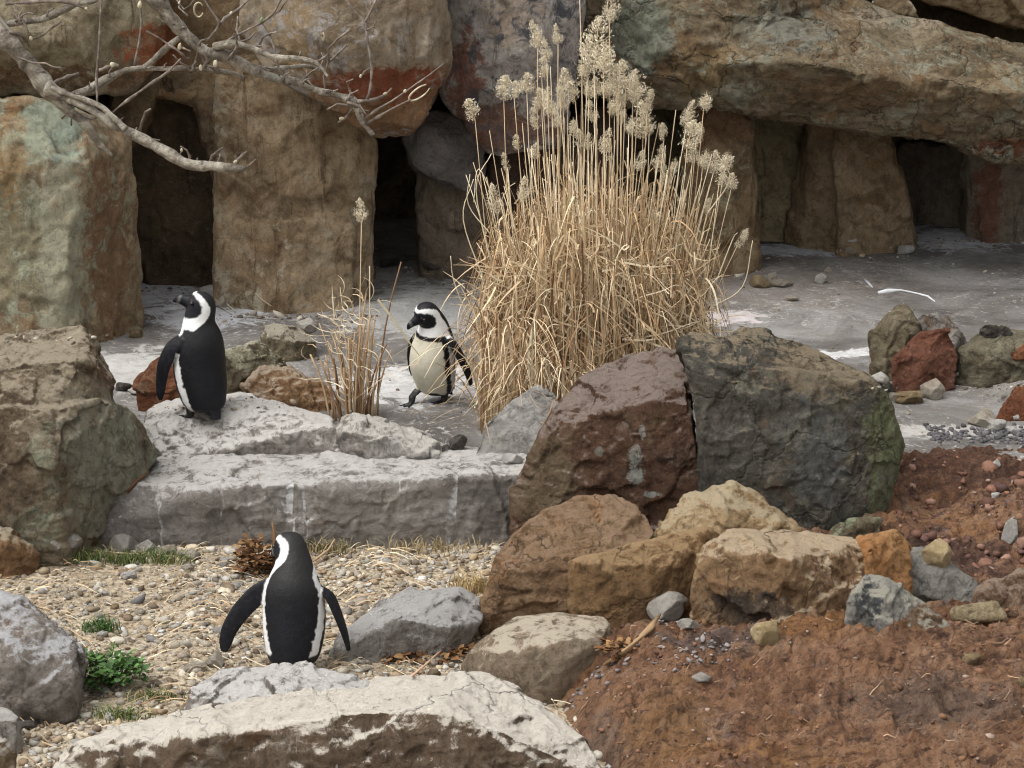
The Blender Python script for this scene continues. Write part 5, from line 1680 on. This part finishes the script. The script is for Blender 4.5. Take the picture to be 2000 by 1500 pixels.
stalk_with_head(tuft, (tx - 0.02, ty, 0.3), P(664, 560, ty), 0, 0, 0.02, 0.003)
V, F, C = [], [], []
for k in range(90):
    p = np.array((tx + rnd.gauss(0, 0.06), ty + rnd.gauss(0, 0.06), tuft.location.z + rnd.uniform(0.12, 0.62)))
    ang, dang = rnd.uniform(0, 6.28), rnd.uniform(-0.6, 0.6)
    pts = []
    for s in range(8):
        pts.append(p.copy())
        p = p + 0.024 * np.array((math.cos(ang), rnd.uniform(-0.4, 0.4), math.sin(ang)))
        ang += dang
    ribbon(V, F, C, pts, 0.007, REED[rnd.choice([1, 3, 3, 0])], np.array((0.8, 0.5, 0.2)))
ribbon(V, F, C, [np.array(P(a, b, ty - 0.1 + 0.02 * i)) for i, (a, b) in enumerate([(738, 585), (765, 620), (790, 655), (806, 678), (824, 700)])], 0.012,
       np.array((0.62, 0.56, 0.38)), np.array((0.7, 0.2, 0.7)))
tag(part_mesh('leaf_blades', V, F, C, tuft, origin=tuft.location), kind='stuff')

# ------------------------------------------------------------------ weeds, grass, straw, dead leaves
def leaf_cloud(n, ctr, rad, size, cols, seed):
    r = np.random.RandomState(seed)
    V, F, C = [], [], []
    for _ in range(n):
        a = r.uniform(0, 6.283)
        q = math.sqrt(r.uniform(0, 1))
        hh = r.uniform(0, 1) * math.sqrt(max(0, 1 - q * q * 0.85))
        p = np.array((ctr[0] + rad[0] * q * math.cos(a), ctr[1] + rad[1] * q * math.sin(a), ctr[2] + rad[2] * hh))
        d = np.array((math.cos(a) * q + r.normal(0, 0.5), math.sin(a) * q + r.normal(0, 0.5), r.uniform(-0.2, 0.7)))
        d /= np.linalg.norm(d)
        s = np.cross(d, np.array((0, 0, 1.0)) + r.normal(0, 0.3, 3))
        s /= np.linalg.norm(s) + 1e-6
        up = np.cross(s, d)
        L = size * r.uniform(0.6, 1.3)
        w = L * 0.30
        o = len(V)
        V.extend([p, p + d * L * 0.35 + s * w, p + d * L * 0.35 + up * L * 0.06, p + d * L * 0.35 - s * w, p + d * L * 0.75 + s * w * 0.7 - up * L * 0.05,
                  p + d * L * 0.75 - s * w * 0.7 - up * L * 0.05, p + d * L - up * L * 0.15])
        F.extend([(o, o + 1, o + 2), (o, o + 2, o + 3), (o + 2, o + 1, o + 4), (o + 2, o + 5, o + 3), (o + 2, o + 4, o + 6), (o + 2, o + 6, o + 5)])
        c = np.array(cols[r.randint(len(cols))]) * r.uniform(0.7, 1.3)
        C.extend([c] * 7)
    return V, F, C


m_leaf = vcol_material('green_leaf', 'tint', 0.55, 0.4, 50, 0.3)
g = pick(205, 1362)
weed = empty('weed_plant', g + Vector((0, 0.10, 0)))
tag(weed, 'low leafy green weed growing on the gravel beside the grey boulder at the left', 'plant')
GRN = [(0.045, 0.105, 0.022), (0.065, 0.15, 0.03), (0.03, 0.075, 0.018), (0.09, 0.17, 0.04)]
for k in range(9):
    a = k * 0.7
    p0 = np.array((0.0, 0.0, 0.0))
    p1 = np.array((0.11 * math.cos(a), 0.08 * math.sin(a), 0.07 + 0.05 * (k % 3)))
    V, F, C = [], [], []
    tube(V, F, [p0, p1 * 0.55 + (0, 0, 0.02), p1], [0.004, 0.003, 0.002], 5, C, np.array((0.08, 0.13, 0.04)))
    part_mesh('stem', V, F, C, weed)
    V, F, C = leaf_cloud(60, (p1[0] * 0.85, p1[1] * 0.85, p1[2] * 0.45), (0.075, 0.06, 0.075), 0.034, GRN, 300 + k)
    part_mesh('leaf_cluster', V, F, C, weed, m_leaf)


def grass_tuft(px, py, n, spread, hgt, label, cols):
    g = pick(px, py)
    V, F, C = [], [], []
    for _ in range(n):
        bx, by = rnd.gauss(0, spread[0]), rnd.gauss(0, spread[1])
        L = hgt * rnd.uniform(0.4, 1.1)
        d = np.array((rnd.gauss(0, 0.6), rnd.gauss(0, 0.6), 0)) * L
        pts = [np.array((bx, by, -0.006)) + np.array((0, 0, L * (1 - (1 - s) ** 2))) + d * s * s for s in np.linspace(0, 1, 4)]
        ribbon(V, F, C, pts, 0.004, np.array(cols[rnd.randrange(len(cols))]) * rnd.uniform(0.7, 1.3), np.array((1.0, rnd.uniform(-1, 1), 0)))
    o = mesh_obj('grass_tuft', np.array(V), F, m_leaf)
    put_colors(o.data, np.array(C))
    o.location = g
    tag(o, label, 'grass', None, 'stuff')
    return o


GR2 = [(0.09, 0.14, 0.03), (0.13, 0.17, 0.05), (0.07, 0.11, 0.025), (0.30, 0.26, 0.12)]
grass_tuft(194, 1232, 220, (0.035, 0.022), 0.06, 'small bright green grass tuft alone on the gravel', GRN + [(0.12, 0.18, 0.05)])
grass_tuft(285, 1098, 420, (0.09, 0.025), 0.06, 'strip of short green grass on the gravel below the left end of the ledge', GR2)
grass_tuft(150, 1090, 320, (0.09, 0.025), 0.055, 'thin green grass right of the angular tan rock', GR2)
grass_tuft(232, 1402, 200, (0.05, 0.025), 0.05, 'yellowish grass tuft below the leafy green weed', GR2)
grass_tuft(300, 1365, 120, (0.05, 0.02), 0.05, 'sparse green grass just right of the leafy green weed', GR2)
grass_tuft(640, 1080, 170, (0.06, 0.03), 0.075, 'dry olive grass at the foot of the ledge behind the near penguin', [(0.22, 0.19, 0.09), (0.34, 0.27, 0.14), (0.16, 0.13, 0.06)])
grass_tuft(835, 1075, 130, (0.12, 0.04), 0.075, 'dry yellow grass at the foot of the ledge near the rusty boulder', [(0.42, 0.33, 0.18), (0.34, 0.26, 0.13), (0.26, 0.2, 0.1)])
grass_tuft(925, 1155, 160, (0.05, 0.03), 0.09, 'straw yellow grass beside the rounded rusty boulder', [(0.5, 0.37, 0.18), (0.42, 0.30, 0.14)])

# straw lying on the gravel
V, F, C = [], [], []
for _ in range(1600):
    x, y = rnd.uniform(-2.5, 0.25), rnd.uniform(8.7, 11.65)
    z = float(z_gravel(np.array([x]), np.array([y]))[0])
    a = rnd.gauss(0, 0.9)
    L = rnd.uniform(0.03, 0.16)
    b = rnd.uniform(-0.3, 0.3)
    pts = [np.array((x + L * s * math.cos(a + b * s), y + L * s * math.sin(a + b * s), z + 0.016 + 0.02 * math.sin(3 * s + x * 9))) for s in np.linspace(0, 1, 5)]
    ribbon(V, F, C, pts, rnd.uniform(0.003, 0.006), REED[rnd.randrange(6)] * rnd.uniform(0.8, 1.2), np.array((0.0, 0.8, 0.6)))
for _ in range(120):
    x, y = rnd.uniform(0.2, 2.3), rnd.uniform(8.5, 10.0)
    z = float(z_bank(np.array([x]), np.array([y]))[0])
    if z < -0.02:
        continue
    a, L, b = rnd.gauss(0.5, 0.6), rnd.uniform(0.02, 0.08), rnd.uniform(-0.3, 0.3)
    pts = []
    for s in np.linspace(0, 1, 5):
        xx, yy = x + L * s * math.cos(a + b * s), y + L * s * math.sin(a + b * s)
        pts.append(np.array((xx, yy, float(z_bank(np.array([xx]), np.array([yy]))[0]) + 0.008)))
    ribbon(V, F, C, pts, rnd.uniform(0.002, 0.005), np.array((0.40, 0.27, 0.17)) * rnd.uniform(0.4, 1.5), np.array((0.0, 0.8, 0.6)))
o = mesh_obj('dry_straw', np.array(V), F, m_straw)
put_colors(o.data, np.array(C))
tag(o, kind='stuff')
BR = [(0.16, 0.075, 0.03), (0.10, 0.045, 0.02), (0.22, 0.12, 0.05), (0.30, 0.17, 0.07)]
for (px, py, rr, nn, lab) in [(498, 1128, (0.075, 0.06, 0.19), 260, 'clump of curled brown dead leaves behind the near penguin head'),
                              (830, 1285, (0.22, 0.10, 0.03), 240, 'brown leaf litter lying left of the smooth rounded boulder'),
                              (1225, 1275, (0.10, 0.08, 0.03), 90, 'dark leaf litter in the gap behind the smooth rounded boulder')]:
    g = pick(px, py)
    V, F, C = leaf_cloud(nn, (0, 0.04, 0), rr, 0.042, BR, nn)
    o = mesh_obj('dead_leaves', np.array(V), F, m_straw)
    put_colors(o.data, np.array(C))
    o.location = g
    tag(o, lab, 'dead leaves')


def stick(pts, rad, label, col, name='stick'):
    V, F, C = [], [], []
    tube(V, F, pts, rad, 6, C, np.array(col))
    o = mesh_obj(name, np.array(V), F, m_straw)
    put_colors(o.data, np.array(C))
    rebase(o, np.array(pts).mean(0))
    tag(o, label, name.replace('_', ' '))
    return o


def lying(pl, lift=0.006):
    return [np.array(pick(a, b)) + np.array((0, 0, lift)) for a, b in pl]


stick(lying([(248, 966), (262, 950), (276, 936), (290, 928)], 0.012), [0.008, 0.010, 0.009, 0.006], 'short brown stick on the ledge against the big weathered boulder', (0.12, 0.06, 0.03))
stick(lying([(425, 598), (440, 607), (452, 615)]), 0.005, 'grey twig in front of the whitish crumbly stone by the left cave', (0.36, 0.33, 0.29))
stick(lying([(436, 590), (448, 600), (460, 611)]), 0.005, 'second grey twig beside the crumbly stone by the left cave', (0.42, 0.39, 0.33))
stick(lying([(498, 575), (512, 588), (530, 600)]), 0.005, 'thin tan twig at the foot of the tall middle pillar', (0.36, 0.28, 0.19))
g1, g2 = np.array(pick(82, 1372)), np.array(pick(178, 1335))
stick([g1 + (0, 0, 0.01), g1 * 0.66 + g2 * 0.34 + (0, 0, 0.035), g1 * 0.33 + g2 * 0.67 + (0, -0.05, 0.08), g2 + (0, -0.08, 0.11)], 0.0045,
      'pale bent straw arching in front of the leafy green weed', (0.58, 0.52, 0.40))
stick(lying([(170, 1086), (230, 1092), (300, 1096), (345, 1099)], 0.03), 0.004, 'long pale straw lying across the strip of short grass', (0.55, 0.46, 0.30))
stick(lying([(805, 1330), (830, 1308), (850, 1290), (862, 1280)], 0.02), 0.005, 'pink tan straw leaning beside the smooth rounded boulder', (0.55, 0.36, 0.24))
g1 = np.array(pick(612, 1096))
stick([g1, g1 + (0.03, 0.01, 0.02), g1 + (0.07, 0.02, 0.05), g1 + (0.10, 0.02, 0.10)], [0.007, 0.006, 0.005, 0.004], 'pale dry twig rising from the gravel right of the near penguin head', (0.42, 0.30, 0.18))
g1 = np.array(pick(537, 1120))
stick([g1, g1 + (-0.005, 0.02, 0.10), g1 + (0.0, 0.03, 0.18), g1 + (-0.01, 0.03, 0.235)], [0.012, 0.010, 0.008, 0.004], 'short upright brown stump of stem behind the near penguin head', (0.22, 0.12, 0.055))
stick(lying([(1180, 1312), (1230, 1280), (1270, 1240), (1288, 1215)], 0.03), [0.006, 0.012, 0.014, 0.006], 'tan sliver of wood slanting up the red earth to the round grey stone', (0.36, 0.24, 0.13))

# white splash with a knobbed end on the floor
V, F, C = [], [], []
wh = np.array((0.72, 0.73, 0.76))
pl = lying([(1716, 573), (1735, 570), (1760, 568), (1790, 574), (1812, 580), (1826, 590)], 0.004)
tube(V, F, pl, [0.010, 0.017, 0.006, 0.005, 0.007, 0.003], 8, C, wh)
o = mesh_obj('dropping', np.array(V), F, m_straw)
put_colors(o.data, np.array(C))
rebase(o, np.array(pl).mean(0))
tag(o, 'white bird dropping with a thick blob and a long thin tail on the grey floor', 'bird dropping')
V, F, C = [], [], []
pl = lying([(1688, 546), (1696, 554), (1704, 562)], 0.003)
tube(V, F, pl, [0.006, 0.009, 0.004], 6, C, wh * 0.8)
o = mesh_obj('dropping', np.array(V), F, m_straw)
put_colors(o.data, np.array(C))
rebase(o, np.array(pl).mean(0))
tag(o, 'short white bird dropping left of the long tailed one', 'bird dropping')
# ------------------------------------------------------------------ the bare tree reaching in from the left
t = NT('bark')
c = t.ramp(t.noise(14, 7, 0.7, 0.6), [(0.34, (0.07, 0.057, 0.045)), (0.5, (0.23, 0.20, 0.16)), (0.64, (0.48, 0.445, 0.37))])
c = t.mix(t.mr(t.noise(60, 5, 0.75), 0.54, 0.7, 0, 0.6), c, (0.06, 0.045, 0.035))
c = t.mix(t.mr(t.noise(5, 5, 0.7), 0.54, 0.7, 0, 0.5), c, (0.36, 0.37, 0.31))
nb = t.bump(t.noise(45, 6, 0.75), 0.9, 0.015)
nb = t.bump(t.noise(14, 6, 0.7), 0.7, 0.03, nb)
m_bark = finish(t, c, 0.8, 0.3, nb)
t = NT('twig_bark')
c = t.ramp(t.noise(30, 5, 0.7), [(0.35, (0.075, 0.058, 0.048)), (0.55, (0.17, 0.14, 0.115)), (0.7, (0.32, 0.275, 0.23))])
m_twig = finish(t, c, 0.75, 0.3)
t = NT('bud')
c = t.ramp(t.noise(60, 4, 0.6), [(0.3, (0.36, 0.31, 0.2)), (0.7, (0.62, 0.58, 0.44))])
m_bud = finish(t, c, 0.7, 0.3)
t = NT('green_bud')
m_gbud = finish(t, (0.16, 0.24, 0.12), 0.6, 0.3)

TY = 10.0
tree = empty('bare_tree', (-3.3, 10.3, -0.05))
tag(tree, 'bare leafless tree reaching its knobbly grey branches across the upper left', 'tree')
TK = 10.1 / FPX


LIMBPTS = []


def limb(name, pts, parent, mat, wob=0.0, k=8, thin=1.0):
    """pts: world points with radius"""
    q = catmull(pts, 8)
    if name == 'twig':          # twigs run straight from bud to bud
        pa = np.array(pts, float)
        q = np.vstack([pa[i] + (pa[i + 1] - pa[i]) * s for i in range(len(pa) - 1) for s in (0.0, 0.5)] + [pa[-1]])
        q[:, 3] *= np.array([1.25 if i % 2 == 0 else 0.85 for i in range(len(q))]) * 0.85
    elif name == 'branch':
        q[:, 3] *= 0.96
    if wob:
        q[:, :3] += wob * np.stack([fbm(q[:, :3] * 9 + s * 11, 3, 50 + s) for s in range(3)], 1)
        q[:, 3] *= 1 + 0.5 * fbm(q[:, :3] * 18, 3, 60)
    LIMBPTS.append(q[:, :3].copy())
    V, F = [], []
    tube(V, F, q[:, :3] - np.array(tree.location), q[:, 3], k)
    return mesh_obj(name, np.array(V), F, mat, parent)


def pxl(pl, y0=TY, dy=0.0):
    n = len(pl)
    out = []
    for i, (a, b, r) in enumerate(pl):
        w = P(a, b, y0 + dy * i / max(1, n - 1))
        out.append((w.x, w.y, w.z, r * TK))
    return out


limb('trunk', [(-3.3, 10.3, -0.3, 0.17), (-3.28, 10.3, 0.6, 0.13), (-3.33, 10.25, 1.4, 0.115), (-3.25, 10.2, 2.2, 0.10), (-3.2, 10.2, 3.0, 0.085), (-3.1, 10.2, 3.9, 0.05),
               (-3.0, 10.25, 4.6, 0.02)], tree, m_bark, 0.04, 12)
A = limb('branch', [(-3.24, 10.2, 2.75, 0.06), (-2.7, 10.1, 2.85, 0.048)] + pxl([(-120, -40, 21), (-20, 35, 20), (25, 85, 19), (60, 130, 18), (95, 180, 16), (130, 212, 14), (165, 243, 9), (192, 280, 7), (224, 306, 3)]),
         tree, m_bark, 0.012)
B_ = limb('branch', pxl([(92, 172, 14), (125, 186, 12), (163, 203, 11), (200, 226, 10), (250, 257, 11), (300, 284, 12), (340, 306, 11), (372, 320, 11), (418, 327, 10), (455, 330, 8), (478, 331, 4)], TY - 0.05, -0.2),
          tree, m_bark, 0.008)
D_ = limb('branch', pxl([(120, 206, 9), (150, 188, 10), (198, 162, 9), (235, 142, 8), (258, 135, 6), (300, 133, 5), (342, 133, 5), (400, 137, 5), (456, 144, 5), (478, 152, 4)], TY, 0.1), tree, m_bark, 0.006)
Cc = limb('branch', [(-3.2, 10.2, 3.1, 0.055), (-2.3, 10.1, 3.25, 0.045)] + pxl([(180, -110, 16), (296, -8, 15), (334, 36, 14), (372, 76, 14), (400, 98, 14), (440, 110, 14), (470, 124, 13), (494, 138, 11), (532, 150, 10), (575, 160, 9),
         (608, 172, 9), (665, 190, 9), (695, 203, 8), (708, 238, 7), (727, 263, 5)], TY), tree, m_bark, 0.010)
E_ = limb('branch', pxl([(418, 92, 8), (448, 86, 8), (475, 88, 7), (505, 99, 6), (532, 109, 6), (570, 114, 6), (608, 120, 6), (625, 130, 5), (640, 150, 3)], TY - 0.02, -0.15), tree, m_bark, 0.006)
G_ = limb('branch', pxl([(488, 128, 5), (520, 135, 5), (560, 131, 5), (600, 131, 5), (625, 137, 4)], TY, 0.2), tree, m_bark, 0.006)
Hh = limb('branch', pxl([(-60, 60, 7), (11, 47, 7), (45, 42, 7), (76, 38, 7), (105, 28, 7), (128, 18, 7), (152, 8, 6), (185, 2, 4), (215, -20, 3)], TY + 0.1, 0.1), tree, m_bark, 0.006)
I_ = limb('branch', pxl([(281, 134, 6), (310, 108, 6), (342, 80, 6), (352, 72, 5)], TY + 0.05), tree, m_bark, 0.005)
J_ = limb('branch', pxl([(100, 172, 5), (140, 186, 5), (180, 198, 6), (205, 212, 6), (228, 235, 6), (245, 252, 6)], TY - 0.08, -0.1), tree, m_bark, 0.006)

TW = [
    (D_, [(272, -20, 3), (274, 15, 3), (277, 42, 3), (272, 85, 3), (262, 128, 4)]), (Hh, [(200, -30, 3), (198, 0, 3), (194, 70, 3), (190, 150, 3), (190, 224, 3)]),
    (Cc, [(668, -10, 2.5), (690, 18, 2.5), (714, 42, 3.5), (718, 80, 3.5), (725, 130, 3.5), (724, 170, 3), (718, 194, 3)]), (Cc, [(738, -10, 2.5), (726, 20, 2.5), (715, 43, 3)]),
    (Cc, [(699, 200, 4), (730, 196, 4), (752, 186, 3), (764, 172, 2)]), (Cc, [(712, 232, 3), (736, 216, 3), (790, 180, 2.5), (835, 150, 2), (867, 125, 1.5)]),
    (Cc, [(700, 205, 3), (685, 180, 3), (678, 160, 2.5), (690, 155, 2)]), (Cc, [(718, 240, 3), (740, 228, 3), (765, 212, 2), (800, 195, 2)]),
    (Cc, [(680, 195, 3), (690, 212, 3), (675, 232, 3), (660, 240, 3)]), (Cc, [(700, 210, 3), (660, 205, 3), (640, 215, 2)]),
    (D_, [(218, 222, 2), (250, 195, 3), (300, 158, 3), (330, 138, 3), (354, 114, 2)]), (Cc, [(445, 80, 3), (478, 60, 3), (510, 42, 3), (535, 22, 2.5), (551, -5, 2)]),
    (Cc, [(510, 42, 2.5), (525, 62, 2.5), (536, 91, 2.5), (545, 130, 2)]), (Cc, [(395, -10, 2.5), (412, 18, 2.5), (430, 42, 3), (426, 56, 3), (415, 68, 3), (402, 80, 3)]),
    (Cc, [(489, -5, 2.5), (465, 18, 3), (441, 36, 4), (428, 50, 3)]), (Cc, [(346, 0, 2), (360, 18, 2), (374, 8, 2), (385, -8, 2)]),
    (E_, [(636, 150, 3), (642, 118, 3), (640, 95, 3), (632, 78, 2.5), (628, 66, 2)]), (E_, [(641, 95, 3), (660, 76, 3), (684, 58, 3)]), (E_, [(640, 122, 3), (658, 106, 3), (676, 88, 2.5)]),
    (B_, [(274, 256, 4), (278, 236, 3), (285, 220, 3), (294, 214, 2)]), (B_, [(371, 320, 3), (371, 304, 3), (364, 292, 3), (352, 286, 2)]), (B_, [(410, 320, 4), (414, 304, 3), (424, 296, 3), (434, 288, 2)]),
    (B_, [(455, 326, 4), (464, 312, 3), (474, 302, 2.5), (484, 297, 2)]), (B_, [(470, 331, 3), (484, 326, 3), (494, 318, 2), (500, 312, 2)]), (A, [(95, 168, 4), (112, 158, 4), (132, 150, 4), (152, 144, 3)]),
    (D_, [(194, 138, 3), (210, 131, 4), (226, 127, 5), (232, 128, 4)]), (A, [(20, 62, 4), (40, 66, 5), (52, 76, 3), (58, 90, 2)]), (A, [(62, 76, 2), (85, 68, 2), (105, 52, 2), (120, 42, 2)]),
    (Hh, [(30, 8, 3), (40, 25, 3), (47, 42, 3), (58, 70, 2)]), (Hh, [(12, 8, 3), (60, 4, 4), (100, 2, 4), (140, 5, 3), (170, 18, 2)]), (Cc, [(395, 98, 4), (405, 118, 4), (398, 132, 3), (388, 140, 2)]),
    (Cc, [(372, 100, 3), (355, 92, 3), (345, 98, 3), (360, 112, 3), (370, 112, 2)]), (Cc, [(285, 60, 2), (310, 75, 3), (335, 92, 4), (360, 108, 3)]), (Cc, [(352, 0, 2), (350, 14, 2), (366, 30, 2)]),
    (E_, [(525, 108, 3), (540, 122, 3), (548, 140, 2.5), (556, 150, 2)]), (Cc, [(420, 108, 3), (408, 122, 3), (396, 132, 3)]), (B_, [(160, 203, 4), (195, 222, 6), (225, 238, 7), (242, 250, 6)]),
    (A, [(130, 210, 5), (155, 225, 6), (180, 232, 4), (205, 222, 2)]), (Cc, [(560, 0, 2), (545, 20, 2), (520, 38, 2)]), (E_, [(618, 122, 3), (634, 112, 3), (642, 104, 2)]),
    (Cc, [(726, 130, 2), (712, 140, 2), (704, 152, 1.5)]), (Cc, [(716, 60, 2), (730, 52, 2), (735, 40, 1.5)]),
]
for par, pl in TW:
    tw = limb('twig', pxl(pl, TY + rnd.uniform(-0.05, 0.05), rnd.uniform(-0.1, 0.1)), par, m_twig, 0.006, 6)


# short spurs and knobs along the branches
SPR = [(118, 195), (148, 190), (178, 174), (216, 152), (290, 134), (322, 132), (378, 136), (428, 140), (185, 216), (232, 246), (268, 268), (292, 280), (322, 298), (352, 312),
       (388, 322), (432, 328), (315, 18), (352, 56), (388, 88), (452, 114), (505, 142), (552, 156), (590, 165), (636, 182), (650, 186), (680, 198), (703, 222), (460, 86),
       (492, 95), (548, 112), (588, 117), (45, 110), (72, 148), (40, 42), (92, 33)]
for k, (px, py) in enumerate(SPR):
    a = -math.pi / 2 + rnd.uniform(-1.0, 1.0)
    L = rnd.uniform(10, 30)
    limb('twig', pxl([(px, py, 4), (px + L * 0.5 * math.cos(a), py + L * 0.5 * math.sin(a), 2.6), (px + L * math.cos(a + 0.4), py + L * math.sin(a + 0.4), 1.6)], TY - 0.02), tree, m_twig, 0.004, 5)


for k in range(24):
    px, py = SPR[rnd.randrange(len(SPR))]
    px, py = px + rnd.uniform(-12, 12), py + rnd.uniform(-3, 3)
    a = -math.pi / 2 + rnd.gauss(0, 1.1)
    pl, L = [(px, py, 3.0)], rnd.uniform(14, 34)
    for q in range(rnd.choice((2, 3, 4))):
        px, py = px + L * math.cos(a), py + L * math.sin(a)
        pl.append((px, py, max(1.2, 2.6 - 0.5 * q)))
        a += rnd.choice((-1, 1)) * rnd.uniform(0.25, 0.7)
        L *= 0.75
    limb('twig', pxl(pl, TY + rnd.uniform(-0.05, 0.05), rnd.uniform(-0.12, 0.12)), tree, m_twig, 0.003, 5)


def blob(name, px, py, w, h, mat, parent, ang=0.0, y=TY):
    bm = bmesh.new()
    bmesh.ops.create_icosphere(bm, subdivisions=2, radius=0.5)
    me = bpy.data.meshes.new(name)
    bm.to_mesh(me)
    bm.free()
    co = coords(me)
    co[:, :2] *= (1 - 0.5 * np.clip(co[:, 2] + 0.1, 0, 1))[:, None]
    setco(me, co * (1 + 0.25 * fbm(co * 3 + px, 3, 4))[:, None])
    me.materials.append(mat)
    me.polygons.foreach_set('use_smooth', [True] * len(me.polygons))
    o = bpy.data.objects.new(name, me)
    COL.objects.link(o)
    o.parent = parent
    al = np.concatenate(LIMBPTS)
    wp = np.array(P(px, py, y))
    n_ = al[np.argmin(((al - wp) ** 2).sum(1))]
    o.location = Vector(n_) + Vector((0, -0.006, 0.3 * h * TK)) - tree.location
    o.scale = (w * TK * 0.8, w * TK * 0.8, h * TK * 0.8)
    o.rotation_euler = (0.2, ang, 0)
    return o


for (px, py, w, h, par, ang) in [(646, 58, 8, 24, E_, 0.0), (283, 14, 12, 22, D_, 0.2), (387, 128, 10, 16, Cc, 0.0), (419, 128, 12, 20, Cc, 0.1), (352, 90, 10, 18, I_, 0.3), (228, 128, 14, 12, D_, 1.2),
                                 (486, 165, 8, 8, Cc, 0.0), (442, 36, 8, 10, Cc, 0.5), (66, 103, 8, 14, A, 1.2), (790, 182, 9, 10, Cc, 0.4), (55, 80, 12, 8, A, 1.2), (760, 180, 8, 12, Cc, 1.0), (702, 158, 7, 10, Cc, 0.3),
                                 (660, 240, 9, 14, Cc, 1.2), (215, 227, 8, 22, B_, 1.1), (470, 322, 10, 12, B_, 0.6), (365, 300, 7, 10, B_, 0.0), (338, 4, 6, 10, Cc, 0.4), (152, 57, 8, 8, Hh, 0)]:
    blob('bud', px, py, w, h, m_bud, par, ang)
blob('green_bud', 512, 36, 9, 18, m_gbud, Cc, 0.4)
# two curled dry leaves: open loops of papery leaf
for (cx, cy, rx, ry, rot, par) in [(388, 19, 9, 14, 0.0, Cc), (819, 181, 24, 9, -0.62, Cc)]:
    pts = []
    for a in np.linspace(0.5, 5.7, 22):
        u, v = rx * math.cos(a), ry * math.sin(a)
        w = P(cx + u * math.cos(rot) - v * math.sin(rot), cy + u * math.sin(rot) + v * math.cos(rot), TY + 0.02 * math.sin(a))
        pts.append((w.x, w.y, w.z, 0.0042 * (1 - 0.5 * abs(a - 3.2) / 3)))
    q = np.array(pts)
    V, F = [], []
    tube(V, F, q[:, :3] - np.array(tree.location), q[:, 3], 6)
    mesh_obj('dry_leaf', np.array(V), F, m_bud, par)
